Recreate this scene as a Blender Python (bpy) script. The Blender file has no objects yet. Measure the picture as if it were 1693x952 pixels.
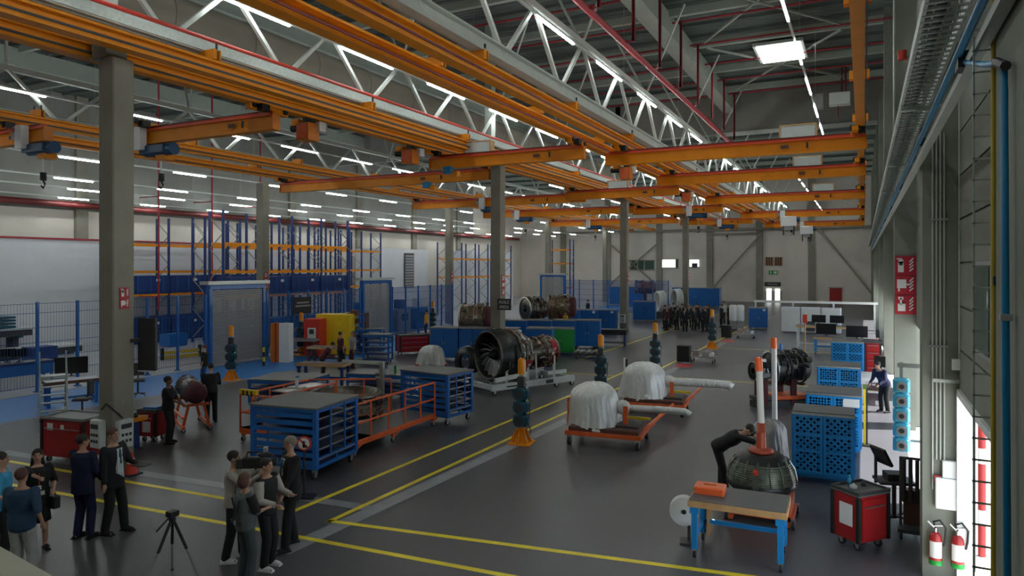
import bpy, math, random
from mathutils import Vector, Matrix
PI = math.pi
C = bpy.context.scene.collection
random.seed(7)
# ---------------- camera, world, sun, exposure ----------------
FPX, YAW, HC = 1160.0, math.atan(581/1160.0), 4.7
SY, CY = math.sin(YAW), math.cos(YAW)
cam = bpy.data.cameras.new('camera'); camo = bpy.data.objects.new('camera', cam); C.objects.link(camo)
camo.location = (0, 0, HC); camo.rotation_euler = (PI/2, 0, YAW)
cam.sensor_width = 36; cam.lens = FPX/1693*36; cam.shift_y = -36/1693.0
cam.clip_start = .05; cam.clip_end = 600
bpy.context.scene.camera = camo
sc = bpy.context.scene
sc.view_settings.view_transform = 'Standard'; sc.view_settings.look = 'None'
sc.view_settings.gamma = 1; sc.view_settings.use_curve_mapping = False
sc.view_settings.exposure = 0.75
LED = 30.0
w = bpy.data.worlds.new('world'); sc.world = w; w.use_nodes = True
bg = w.node_tree.nodes['Background']; bg.inputs[0].default_value = (.74, .87, 1, 1); bg.inputs[1].default_value = 1.6
sun = bpy.data.lights.new('sun', 'SUN'); sun.energy = 9; sun.angle = .01; sun.color = (1, .98, .93)
suno = bpy.data.objects.new('sun', sun); C.objects.link(suno)
suno.rotation_euler = Vector((.47, .16, .87)).to_track_quat('Z', 'Y').to_euler()
def G(px, py, z=0.0):
    "floor (or height z) point of the hall seen at a photograph position"
    Z = FPX*(HC-z)/(py-440.0); X = (px-846.5)/FPX*Z
    return (X*CY-Z*SY, X*SY+Z*CY)
# ---------------- materials ----------------
MATS = {}
def mat(key, col, rough=.5, metal=0.0, noise=0.0, scale=4.0, bump=0.0, emit=0.0, coat=0.0, col2=None, bscale=None, spec=None, bdist=.02):
    m = bpy.data.materials.new(key); m.use_nodes = True
    nt = m.node_tree; b = nt.nodes['Principled BSDF']
    b.inputs['Base Color'].default_value = (*col, 1); b.inputs['Roughness'].default_value = rough
    b.inputs['Metallic'].default_value = metal
    if coat: b.inputs['Coat Weight'].default_value = coat
    if spec is not None: b.inputs['Specular IOR Level'].default_value = spec
    if emit:
        b.inputs['Emission Color'].default_value = (*col, 1); b.inputs['Emission Strength'].default_value = emit
    if noise or bump:
        tc = nt.nodes.new('ShaderNodeTexCoord')
        n = nt.nodes.new('ShaderNodeTexNoise'); n.inputs['Scale'].default_value = scale; n.inputs['Detail'].default_value = 6
        nt.links.new(tc.outputs['Object'], n.inputs['Vector'])
        if noise:
            r = nt.nodes.new('ShaderNodeValToRGB')
            a = Vector(col)*(1-noise); c2 = Vector(col2) if col2 else Vector(col)*(1+noise)
            r.color_ramp.elements[0].position = .3; r.color_ramp.elements[1].position = .7
            r.color_ramp.elements[0].color = (*a, 1); r.color_ramp.elements[1].color = (*c2, 1)
            nt.links.new(n.outputs[0], r.inputs[0]); nt.links.new(r.outputs[0], b.inputs['Base Color'])
        if bump:
            n2 = nt.nodes.new('ShaderNodeTexNoise'); n2.inputs['Scale'].default_value = bscale or scale*5
            if bdist > .05:
                mp = nt.nodes.new('ShaderNodeMapping'); mp.inputs['Scale'].default_value = (1, 1, .22)
                nt.links.new(tc.outputs['Object'], mp.inputs['Vector']); nt.links.new(mp.outputs[0], n2.inputs['Vector'])
            else: nt.links.new(tc.outputs['Object'], n2.inputs['Vector'])
            bp = nt.nodes.new('ShaderNodeBump'); bp.inputs['Strength'].default_value = bump; bp.inputs['Distance'].default_value = bdist; n2.inputs['Detail'].default_value = 4; n2.inputs['Distortion'].default_value = 1.5 if bdist > .05 else 0
            nt.links.new(n2.outputs[0], bp.inputs['Height']); nt.links.new(bp.outputs[0], b.inputs['Normal'])
    MATS[key] = m; return m
mat('floor', (.086, .085, .094), .36, noise=.1, scale=.35, bump=.03, bscale=9)
mat('floor_white', (.4, .4, .43), .3, noise=.05, scale=.5)
mat('floor_blue', (.015, .17, .5), .35, noise=.08, scale=.7)
mat('line_yellow', (.92, .74, .02), .4, noise=.1, scale=3)
mat('line_grey', (.26, .27, .29), .45, noise=.12, scale=2)
mat('line_red', (.5, .04, .04), .45)
mat('outside', (.6, .6, .57), .8, noise=.05, scale=1)
mat('concrete', (.26, .245, .2), .75, noise=.1, scale=1.6, bump=.15, bscale=14)
mat('concrete_green', (.215, .225, .19), .75, noise=.1, scale=1.3, bump=.15, bscale=12)
mat('wall_beige', (.68, .63, .57), .8, noise=.04, scale=.6)
mat('wall_white', (.66, .68, .73), .6, noise=.03, scale=1)
mat('wall_grey', (.27, .265, .25), .8, noise=.1, scale=.8)
mat('roof', (.13, .155, .15), .6, noise=.1, scale=.5)
mat('steel_white', (.50, .53, .50), .5, .1, noise=.06, scale=3)
mat('girder', (.36, .40, .36), .6, noise=.06, scale=2)
mat('galv', (.5, .54, .52), .35, .75, noise=.12, scale=12)
mat('orange', (.80, .27, .002), .5, noise=.07, scale=2, spec=.35)
mat('orange_dark', (.6, .17, .004), .45, noise=.1, scale=2)
mat('orange_red', (.75, .13, .03), .42, noise=.1, scale=5)
mat('tool_orange', (.95, .16, .04), .4)
mat('red', (.36, .012, .015), .38, noise=.08, scale=3, coat=.2)
mat('pipe_red', (.36, .02, .035), .45, noise=.1, scale=3)
mat('festoon_red', (.6, .04, .02), .5)
mat('crane_red', (.72, .08, .02), .5)
mat('rust', (.42, .07, .03), .45)
mat('hoist_blue', (.01, .07, .17), .4)
mat('sign_red', (.42, .012, .03), .5)
mat('blue', (.008, .125, .43), .4, noise=.08, scale=3, coat=.2)
mat('blue_bright', (.012, .26, .66), .4, noise=.06, scale=3, coat=.2)
mat('blue_dark', (.006, .035, .17), .5, noise=.12, scale=3)
mat('blue_fence', (.01, .09, .3), .5, noise=.1, scale=4)
mat('teal', (.006, .075, .12), .38, noise=.12, scale=5, coat=.2)
mat('pipe_dark_red', (.14, .015, .015), .5)
mat('cell_dark', (.004, .02, .09), .6)
mat('pod_cyan', (.1, .48, .66), .35)
mat('pipe_blue', (.0, .19, .40), .4)
mat('green', (.01, .28, .04), .45, noise=.1, scale=3)
mat('yellow', (.8, .55, .01), .45, noise=.08, scale=3)
mat('black', (.012, .012, .013), .5)
mat('rubber', (.02, .02, .022), .7)
mat('dark', (.04, .04, .043), .5, noise=.1, scale=5)
mat('dark_top', (.12, .12, .125), .5, noise=.06, scale=5)
mat('grey', (.3, .3, .31), .5, noise=.06, scale=5)
mat('shutter', (.33, .33, .335), .45, .2, noise=.05, scale=2)
mat('white', (.75, .76, .76), .45)
mat('white_paint', (.62, .66, .65), .4, noise=.06, scale=6)
mat('steel', (.5, .5, .5), .3, .9, noise=.15, scale=8)
mat('titan', (.16, .15, .13), .35, .85, noise=.3, scale=6)
mat('bronze', (.33, .25, .17), .4, .7, noise=.4, scale=14)
mat('copper', (.30, .12, .07), .45, .6, noise=.5, scale=14)
mat('engine_dark', (.03, .032, .034), .4, .5, noise=.3, scale=7)
mat('blade', (.34, .34, .34), .38, .85)
mat('olive', (.13, .145, .115), .35, .6, noise=.35, scale=9)
mat('wood', (.55, .33, .15), .55, noise=.12, scale=7)
mat('wrap', (.68, .69, .67), .3, metal=.1, noise=.06, scale=3, bump=.8, bscale=4.2, spec=.8, bdist=.07)
mat('wrap_dark', (.33, .31, .30), .4, noise=.15, scale=4, bump=.8, bscale=5, bdist=.07)
mat('duct', (.24, .22, .18), .8, noise=.08, scale=1)
mat('screen', (.01, .01, .012), .25)
mat('glass_dark', (.05, .10, .08), .1, spec=.7)
mat('win_lit', (.9, .95, .9), .5, emit=1.3)
mat('led', (.92, 1, .97), .4, emit=LED)
mat('skylight', (.93, 1, .98), .4, emit=4)
mat('skin', (.50, .28, .19), .5); mat('skin_dark', (.2, .1, .06), .5)
mat('hair_dark', (.018, .013, .011), .6); mat('hair_brown', (.1, .04, .03), .6); mat('hair_grey', (.2, .17, .13), .6)
for k, c in dict(navy=(.008, .012, .05), suit=(.012, .013, .018), black_cloth=(.01, .01, .011), shirt=(.6, .64, .66), sky=(.04, .3, .5), polo=(.02, .06, .12),
                 cream=(.42, .42, .4), vest=(.10, .12, .12), trouser=(.06, .075, .08), stripe=(.42, .39, .36), tie=(.02, .13, .14), maroon=(.09, .02, .03), charcoal=(.03, .032, .035),
                 shoe=(.012, .01, .01), lips=(.3, .07, .06), hiviz=(.8, .35, .01)).items():
    mat(k, c, .8, noise=.12, scale=9)
mat('ledge', (.42, .40, .31), .6, noise=.05, scale=3)
mat('cable_green', (.1, .18, .03), .5); mat('cable_yellow', (.45, .33, .04), .5)
def roof_deck():
    m = MATS['roof']; nt = m.node_tree; b = nt.nodes['Principled BSDF']
    tc = nt.nodes.new('ShaderNodeTexCoord'); wv = nt.nodes.new('ShaderNodeTexWave'); wv.bands_direction = 'Y'
    wv.inputs['Scale'].default_value = 1.1
    nt.links.new(tc.outputs['Object'], wv.inputs['Vector'])
    bp = nt.nodes.new('ShaderNodeBump'); bp.inputs['Strength'].default_value = .9; bp.inputs['Distance'].default_value = .1
    nt.links.new(wv.outputs[0], bp.inputs['Height']); nt.links.new(bp.outputs[0], b.inputs['Normal'])
roof_deck()
# ---------------- mesh helpers ----------------
class MB:
    def __init__(s): s.v = []; s.f = []; s.m = []; s.sm = []; s.slots = []; s.X = None
    def mi(s, k):
        if k not in s.slots: s.slots.append(k)
        return s.slots.index(k)
    def add(s, vs, fs, k, smooth=False):
        b = len(s.v)
        if s.X is not None: vs = [s.X @ Vector(p) for p in vs]
        s.v += [tuple(p) for p in vs]; i = s.mi(k)
        for f in fs: s.f.append(tuple(b+q for q in f)); s.m.append(i); s.sm.append(smooth)
        return s
    def box(s, c, d, k, rz=0.0, R=None, ch=0.0):
        x, y, z = d[0]/2, d[1]/2, d[2]/2
        vs = [Vector((i*x, j*y, l*z)) for l in (-1, 1) for j in (-1, 1) for i in (-1, 1)]
        fs = [(0, 2, 3, 1), (4, 5, 7, 6), (0, 1, 5, 4), (2, 6, 7, 3), (0, 4, 6, 2), (1, 3, 7, 5)]
        if ch:   # chamfered vertical and top edges
            vs = []; n = 0
            prof = [(-z, 0), (z-ch, 0), (z, ch)]
            for h, q in prof:
                for (i, j) in ((-x+q, -y+q+ch), (-x+q+ch, -y+q), (x-q-ch, -y+q), (x-q, -y+q+ch), (x-q, y-q-ch), (x-q-ch, y-q), (-x+q+ch, y-q), (-x+q, y-q-ch)):
                    vs.append(Vector((i, j, h)))
            fs = [tuple(range(7, -1, -1)), tuple(range(16, 24))]
            for a in (0, 8):
                for t in range(8): u = (t+1) % 8; fs.append((a+t, a+u, a+8+u, a+8+t))
        M = R if R is not None else Matrix.Rotation(rz, 3, 'Z')
        return s.add([M @ p+Vector(c) for p in vs], fs, k)
    def bar(s, a, b, w_, h, k, up=(0, 0, 1)):
        a = Vector(a); b = Vector(b); d = (b-a); L = d.length; d.normalize()
        up = Vector(up)
        if abs(d.dot(up)) > .98: up = Vector((0, 1, 0)) if abs(d.y) < .9 else Vector((1, 0, 0))
        x = d.cross(up).normalized(); z = x.cross(d)
        R = Matrix((x, d, z)).transposed()
        return s.box((a+b)/2, (w_, L, h), k, R=R)
    def tube(s, a, b, r, k, r2=None, n=8, cap=True, smooth=True):
        a = Vector(a); b = Vector(b); r2 = r if r2 is None else r2
        d = (b-a).normalized(); u = Vector((0, 0, 1)) if abs(d.z) < .9 else Vector((1, 0, 0))
        x = d.cross(u).normalized(); y = d.cross(x)
        vs = [a+(x*math.cos(t)+y*math.sin(t))*r for t in [2*PI*i/n for i in range(n)]]+[b+(x*math.cos(t)+y*math.sin(t))*r2 for t in [2*PI*i/n for i in range(n)]]
        s.add(vs, [(i, (i+1) % n, n+(i+1) % n, n+i) for i in range(n)], k, smooth)
        if cap: s.add(vs, [tuple(range(n-1, -1, -1)), tuple(range(n, 2*n))], k)
        return s
    def path(s, pts, r, k, n=6, cyc=False):
        pts = [Vector(p) for p in pts]; N = len(pts); vs = []; fs = []
        for i, p in enumerate(pts):
            q0 = pts[(i-1) % N] if (i or cyc) else pts[0]; q1 = pts[(i+1) % N] if (i < N-1 or cyc) else pts[-1]
            d = (q1-q0).normalized(); u = Vector((0, 0, 1)) if abs(d.z) < .95 else Vector((1, 0, 0))
            x = d.cross(u).normalized(); y = d.cross(x)
            vs += [p+(x*math.cos(2*PI*j/n)+y*math.sin(2*PI*j/n))*r for j in range(n)]
        for i in range(N if cyc else N-1):
            a = i*n; b = ((i+1) % N)*n
            fs += [(a+j, a+(j+1) % n, b+(j+1) % n, b+j) for j in range(n)]
        if not cyc: fs += [tuple(range(n-1, -1, -1)), tuple(range((N-1)*n, N*n))]
        return s.add(vs, fs, k, True)
    def lathe(s, prof, k, n=24, c=(0, 0, 0), axis='Z', smooth=True, a0=0.0, a1=2*PI, rf=None):
        "profile of (radius, height) turned about the axis"
        full = a1-a0 > 6.28; m = n if full else n+1; vs = []; fs = []
        for (r, h) in prof:
            for i in range(m):
                t = a0+(a1-a0)*i/n; rr = r*(rf(t, h) if rf else 1)
                p = (rr*math.cos(t), rr*math.sin(t), h)
                if axis == 'Y': p = (p[0], p[2], p[1])
                if axis == 'X': p = (p[2], p[0], p[1])
                vs.append(Vector(p)+Vector(c))
        for j in range(len(prof)-1):
            for i in range(n):
                a = j*m+i; b = j*m+(i+1) % m
                fs.append((a, b, b+m, a+m))
        return s.add(vs, fs, k, smooth)
    def ball(s, c, r, k, n=12, rings=8, R=None):
        r = (r, r, r) if not hasattr(r, '__len__') else r; vs = []; fs = []
        for j in range(rings+1):
            p = PI*j/rings
            for i in range(n):
                t = 2*PI*i/n; q = Vector((r[0]*math.sin(p)*math.cos(t), r[1]*math.sin(p)*math.sin(t), r[2]*math.cos(p)))
                vs.append((R @ q if R is not None else q)+Vector(c))
        for j in range(rings):
            for i in range(n): a = j*n+i; b = j*n+(i+1) % n; fs.append((a, a+n, b+n, b))
        return s.add(vs, fs, k, True)
    def wheel(s, x, y, r=.06, w_=.04, k='rubber', rz=0.0):
        "small swivel caster standing on the floor"
        d = Vector((math.cos(rz), math.sin(rz), 0)); p = Vector((x, y, r))
        s.tube(p-d*w_/2, p+d*w_/2, r, k, n=12); s.tube(p-d*w_*.55, p+d*w_*.55, r*.5, 'steel', n=8)
        s.box((x, y, r*1.75), (w_*1.5, r*1.1, r*1.1), 'steel', rz)
        return s
    def prism(s, poly, z0, z1, k):
        n = len(poly); vs = [(x, y, z0) for x, y in poly]+[(x, y, z1) for x, y in poly]
        return s.add(vs, [tuple(range(n-1, -1, -1)), tuple(range(n, 2*n))]+[(i, (i+1) % n, n+(i+1) % n, n+i) for i in range(n)], k)
    def mesh(s, name):
        me = bpy.data.meshes.new(name); me.from_pydata(s.v, [], s.f)
        for k in s.slots: me.materials.append(MATS[k])
        me.polygons.foreach_set('material_index', s.m); me.polygons.foreach_set('use_smooth', s.sm)
        me.update(); return me
def put(name, me, parent=None, loc=(0, 0, 0), rz=0.0, **props):
    if isinstance(me, MB): me = me.mesh(name)
    o = bpy.data.objects.new(name, me); C.objects.link(o); o.location = loc; o.rotation_euler = (0, 0, rz)
    if parent is not None: o.parent = parent
    for k, v_ in props.items(): o[k] = v_
    return o
def thing(name, label, cat, loc=(0, 0, 0), rz=0.0, group=None):
    o = bpy.data.objects.new(name, None); C.objects.link(o); o.empty_display_size = .2
    if len(loc) == 2: loc = (loc[0], loc[1], 0)
    o.location = loc; o.rotation_euler = (0, 0, rz); o['label'] = label; o['category'] = cat
    if group: o['group'] = group
    return o
def struct(name, me, **kw): return put(name, me, kind='structure', **kw)
KIDS = {}
def kids(o): return [c for c in C.objects if c.parent == o]
def copy_tree(o, loc=None, rz=None, label=None, parent=None, group=None):
    c = o.copy(); C.objects.link(c)
    if parent is not None: c.parent = parent
    if loc is not None: c.location = (loc[0], loc[1], loc[2] if len(loc) > 2 else o.location.z)
    if rz is not None: c.rotation_euler = (0, 0, rz)
    if label: c['label'] = label
    if group: c['group'] = group
    for k in kids(o): copy_tree(k, parent=c)
    return c
def text_mesh(s, size, k, depth=.004):
    cu = bpy.data.curves.new('lettering', 'FONT'); cu.body = s; cu.size = size; cu.align_x = 'CENTER'; cu.align_y = 'CENTER'; cu.extrude = depth
    o = bpy.data.objects.new('lettering', cu); C.objects.link(o)
    bpy.context.view_layer.update()
    me = bpy.data.meshes.new_from_object(o.evaluated_get(bpy.context.evaluated_depsgraph_get()))
    bpy.data.objects.remove(o); me.materials.clear(); me.materials.append(MATS[k]); return me
def lettering(s, size, k, parent, loc, rot=(PI/2, 0, 0)):
    o = put('lettering', text_mesh(s, size, k), parent, loc); o.rotation_euler = rot; return o
# ---------------- setting: shell ----------------
XW, XL, YF, ZR = 1.35, -47.0, 97.0, 16.0
struct('floor', MB().add([(XL, -3, 0), (1.0, -3, 0), (1.0, YF, 0), (XL, YF, 0)], [(0, 1, 2, 3)], 'floor'))
struct('ground', MB().add([(1.0, -40, -.004), (80, -40, -.004), (80, 160, -.004), (1.0, 160, -.004)], [(0, 1, 2, 3)], 'outside'))
struct('floor_beyond_fence', MB().box(((XL-27.2)/2, 47, .002), (47-27.2, 100, .004), 'floor_white'))
def strip(p, q, w_, k, z=.004):
    p = Vector((*p, 0)); q = Vector((*q, 0)); n = (q-p).normalized().cross(Vector((0, 0, 1)))*w_/2
    struct('trim', MB().prism([(a.x, a.y) for a in (p-n, p+n, q+n, q-n)][::1], .001, z, k))
struct('trim_blue_strip', MB().box((-25.1, 47, .003), (4.0, 100, .005), 'floor_blue'))
strip((-23.0, -3), (-23.0, 97), .16, 'line_grey', .006)
# yellow walkway lines and the grey service strips
strip((-9.78, 10.1), (-9.5, 26), .12, 'line_yellow'); strip((-9.5, 26), (-9.5, 30.2), .12, 'line_yellow')
strip((-12.75, 33), (-12.65, 84), .12, 'line_yellow')
strip((-8.8, 10.0), (-8.35, 30), .12, 'line_yellow'); strip((-8.35, 30), (-8.1, 60), .12, 'line_yellow')
strip((-8.85, 10.06), (-1.3, 11.15), .12, 'line_yellow'); strip((-1.3, 11.15), (.9, 11.5), .12, 'line_yellow')
strip((-19.5, 8.45), (-9.78, 9.17), .12, 'line_yellow'); strip((-9.78, 9.17), (-4.76, 9.5), .12, 'line_yellow'); strip((-4.76, 9.5), (.9, 9.9), .12, 'line_yellow')
strip((-20, 9.6), (-9.75, 10.2), .12, 'line_yellow')
strip((-8.55, 8.6), (-7.75, 28), .36, 'line_grey', .003); strip((-7.75, 28), (-7.5, 70), .36, 'line_grey', .003)
strip((-19.5, 10.1), (-8.6, 10.95), .3, 'line_grey', .003)
for x0, x1, y in ((-13, -9.5, 28.7), (-7.8, .6, 29.6), (-7.8, .6, 35), (-7.8, .6, 41.5), (-12.6, -8.2, 49), (-7.8, .6, 56)):
    strip((x0, y), (x1, y+.15), .1, 'line_yellow' if y in (28.7, 29.6, 41.5) else 'line_grey')
struct('trim_red_patch', MB().box((-7.6, 33.3, .006), (.7, 1.3, .003), 'line_red')); struct('trim_red_patch', MB().box((-7.6, 45.5, .006), (.7, 1.8, .003), 'line_red'))
# roof
struct('ceiling', MB().box(((XL+2)/2, 47, ZR+.1), (49.5, 101, .2), 'roof'))
m = MB().box((0, 0, 0), (.16, 101, .3), 'girder').mesh('purlin')
cm = MB().box((0, 0, 0), (49, .22, .34), 'girder'); cross = cm.mesh('roof_beam')
sm_ = MB().box((0, 0, 0), (49, .07, .12), 'roof').mesh('roof_purlin')
for i in range(20): struct('roof_beam', cross, loc=(-22.8, 1.2+i*4.85, ZR-.35))
for i in range(58): struct('roof_purlin', sm_, loc=(-22.8, -1+i*1.7, ZR-.08))
for x in (-7.9, -23, -38.5): struct('roof_girder', MB().box((x, 23, ZR-.75), (.75, 50, .9), 'girder'))
for y0 in (6, 15.8, 25.4, 35.2):
    for s in (-1, 1): struct('roof_brace', MB().bar((-3.9-s*3, y0, ZR-.55), (-3.9+s*3, y0+9, ZR-.55), .09, .09, 'girder'))
struct('roof_drop_wall', MB().box((-23, 48.2, 14.75), (48, .4, 2.5), 'wall_grey'))
struct('roof_drop_wall_chord', MB().box((-4, 47.8, 13.4), (9.5, .25, .22), 'steel_white'))
# skylight
struct('window_1', MB().box((-3.7, 37.4, ZR-.62), (2.0, 2.9, .1), 'skylight').box((-3.7, 37.4, ZR-.54), (2.3, 3.2, .14), 'steel_white'))
# walls
struct('wall_far', MB().box(((XL+XW)/2, YF+.15, 8), (XW-XL+1, .3, 16), 'wall_beige'))
wl = struct('wall_left', MB().box((XL-.15, 47, 8), (.3, 101, 16), 'wall_beige'))
struct('wall_back', MB().box(((XL+XW)/2, -3.15, 8), (XW-XL+1, .3, 16), 'wall_beige'))
struct('wall_left_band', MB().box((XL+.05, 40, 12.2), (.1, 84, 7.6), 'wall_grey'))
# right wall: piers with open gates between the near ones
piers = [(12.3, .55), (23.1, .55), (34.6, .55), (46, .55), (57.4, .55), (68.8, .55), (80.2, .55), (91.6, .55)]
struct('wall_pier', MB().box((1.1, 4.2, 8), (.6, 3.0, 16), 'concrete_green'))
for y, d in piers: struct('wall_pier', MB().box((1.075, y+d/2, 8), (.55, d, 16), 'concrete_green'))
struct('wall_pier', MB().box((1.1, 1.2, 8), (.5, 2.6, 16), 'concrete_green'))
def wallseg(y0, y1, z0, z1, k='concrete_green'):
    struct('wall_right', MB().box((XW+.1, (y0+y1)/2, (z0+z1)/2), (.2, y1-y0, z1-z0), k))
wallseg(-3, 7.0, 0, 16)
wallseg(7.0, 12.3, 2.8, 16)
wallseg(12.85, 23.1, 3.0, 16); wallseg(23.65, 34.6, 3.0, 16)
for a, b in ((35.15, 46), (46.55, 57.4), (57.95, 68.8)): wallseg(a, b, 0, .9); wallseg(a, b, 2.9, 16)
wallseg(69, YF, 0, 16)
for y in (15.6, 23.65):       # door posts and half closed parts of the gates
    wallseg(y, y+.5, 0, 3.0)
wallseg(12.85, 15.6, 0, 3.0); wallseg(28, 31, 0, 3)
# cladding seams over the side door (each panel its own piece)
clad = struct('wall_cladding', MB().box((XW-.02, 9.6, 9.4), (.04, 5.3, 13.1), 'wall_grey'))
for i in range(20): put('panel', MB().box((XW-.055, 9.65, 3.15+i*.64), (.05, 5.25, .61), 'concrete_green'), clad)
# side windows in the right wall
def window_small(y, z, ww, hh, k):
    t = struct('window_2', MB().box((XW-.1, y, z), (.06, ww, hh), k)); put('window_frame', MB().box((XW-.09, y, z), (.05, ww+.12, hh+.12), 'grey'), t)
window_small(9.7, 4.2, 1.0, 1.0, 'glass_dark')
# the open side door: jambs, lintel, a striped post and a white fence outside
struct('door_1', MB().box((XW-.02, 12.22, 1.4), (.2, .12, 2.8), 'white').box((XW-.02, 9.6, 2.84), (.2, 5.2, .1), 'white'))
t = thing('barrier_post', 'red and white striped barrier post standing in the bright open side door', 'post', (1.72, 13.6))
for i in range(9): put('band', MB().tube((0, 0, .25*i), (0, 0, .25*i+.25), .06, 'red' if i not in (2, 6) else 'white', n=10), t)
# left building: white clad inner room
def panelled(x, y0, y1, z1, n, k, nm):
    o = struct(nm, MB().box((x-1.5, (y0+y1)/2, z1/2), (3, y1-y0, z1), k))
    for j in range(int(z1/.3)):
        put('panel', MB().box((x+.012, (y0+y1)/2, .15+j*.3), (.025, y1-y0, .285), k), o)
    return o
panelled(-41, 14, 45, 6.2, 20, 'wall_white', 'wall_inner_room')
struct('trim_red_coping', MB().box((-41, 29.5, 6.26), (.2, 31, .1), 'pipe_red'))
# grey louvre strips on the inner room
def louvre(x, y, z0, z1, wid):
    o = struct('wall_louvre', MB().box((x+.04, y, (z0+z1)/2), (.06, wid, z1-z0), 'dark'))
    for j in range(int((z1-z0)/.28)): put('slat', MB().box((x+.09, y, z0+.14+j*.28), (.05, wid-.08, .2), 'grey'), o)
louvre(-41, 20.1, 2.9, 5.9, .75); louvre(-40.9, 58.5, 2.5, 6.0, 1.6)
panelled(-41, 54, 62, 6.4, 8, 'wall_white', 'wall_inner_room')
panelled(-38, 66, 76, 6.4, 8, 'wall_white', 'wall_inner_room')
# columns
TOPC = 1
cols = [(-15.2, y) for y in (10.25, 28.9, 48.2, 67.4)]
colm = MB().box((0, 0, 4.7), (.52, .52, 9.4), 'concrete', ch=.03).mesh('column')
for x, y in cols:
    struct('concrete_column', colm, loc=(x, y, 0)); struct('column_extension', MB().box((x-.42, y, 12.7), (.35, .4, 6.6), 'girder').box((x-.25, y, 9.72), (.5, .5, .62), 'concrete'))
for x, y in [(-30.4, y) for y in (9.75, 29.2, 49.2, 69.4, 88)]: struct('concrete_column', colm, loc=(x, y, 0))
wallc = MB().box((0, 0, 8), (.8, .3, 16), 'concrete').mesh('wall_column')
for x in (-12.2, -5.9, -18.6, -25.5, -33, -40): struct('wall_column', wallc, loc=(x, YF-.15, 0))
wc2 = MB().box((0, 0, 8), (.3, .8, 16), 'concrete').mesh('wall_column')
for y in (9.7, 19.4, 29.1, 48.5, 58, 68, 78, 88): struct('wall_column', wc2, loc=(XL+.15, y, 0))
# wind braces on the far wall
for a, b in (((-5, 9.5), (1.0, 1.2)), ((-5.9-6.0, 9.0), (-18.3, 1.6)), ((-18.6, 9), (-12.4, 9)), ((-25.5, 8), (-32.8, 2)), ((-25.7, 2), (-32.8, 8))):
    struct('wall_brace', MB().bar((a[0], YF-.35, a[1]), (b[0], YF-.35, b[1]), .12, .22, 'concrete'))
struct('wall_ledge', MB().box((-20, YF-.3, 9.6), (44, .4, .3), 'concrete'))
# windows and door in the far wall: px -> x
def farx(px):
    k = (px-1427)/1297.0; return k*(YF*CY)/(1+k*SY)
def farz(py, px=1200): return HC-(py-440)*(YF*CY-farx(px)*SY)/FPX
def farbox(nm, x0, x1, y0, y1, k, d=.1, frame=None):
    a, b = farx(x0), farx(x1); z0, z1 = farz(y1, x0), farz(y0, x0)
    o = struct(nm, MB().box(((a+b)/2, YF-d/2, (z0+z1)/2), (b-a, d, z1-z0), k))
    if frame: put('frame', MB().box(((a+b)/2, YF-d/2+.01, z1+.06), (b-a+.2, d+.06, .12), frame).box(((a+b)/2, YF-d/2+.01, z0-.06), (b-a+.2, d+.06, .12), frame), o)
    return o, (a+b)/2, (z0+z1)/2
for q in ((1042, 1053), (1055, 1064), (1066, 1081)): farbox('window_3', *q, 431, 445, 'glass_dark', frame='concrete')
farbox('window_4', 1095, 1116, 429, 442, 'win_lit', frame='concrete'); farbox('window_4', 1117, 1121, 429, 442, 'glass_dark', frame='concrete')
farbox('window_5', 1140, 1155, 429, 441, 'win_lit', frame='concrete'); farbox('window_5', 1144, 1153, 435, 442, 'dark', .2)
for q in ((1265, 1278), (1280, 1293)):
    o, x, z = farbox('window_6', *q, 425, 439, 'hair_brown', frame=None)
    for j in range(4): put('bar', MB().box((x-.4+j*.27, YF-.14, z), (.05, .04, 1.05), 'wood'), o)
o, x, z = farbox('door_2', 1265, 1292, 481, 500, 'grey', frame='white')
for px in ((1267, 1275), (1281, 1289)):
    a, b = farx(px[0]), farx(px[1]); put('pane', MB().box(((a+b)/2, YF-.13, 1.0), (b-a, .04, 1.5), 'win_lit'), o)
farbox('door_3', 1371, 1391, 476, 497, 'red', frame='grey')
t = thing('exit_sign', 'small green and white exit sign on the far wall above the double door', 'sign', (farx(1278), YF-.03, farz(450)))
put('board', MB().box((0, 0, 0), (1.1, .05, .5), 'green'), t); put('arrow', MB().box((.25, -.035, 0), (.4, .02, .3), 'white'), t); put('running_figure', MB().box((-.3, -.035, 0), (.14, .02, .34), 'white'), t)
t = thing('door_sign', 'long dark sign board over the far double door', 'sign', (farx(1277), YF-.03, farz(469)))
put('board', MB().box((0, 0, 0), (2.0, .05, .55), 'dark'), t); put('lettering_band', MB().box((0, -.03, 0), (1.2, .02, .12), 'grey'), t)
# balcony edge beneath the camera
struct('balcony_ledge', MB().prism([(-3.2, -2.9), (-.9, -2.9), (-.9, .95), (-3.2, 1.28)], 3.5, 3.9, 'ledge'))
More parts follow.
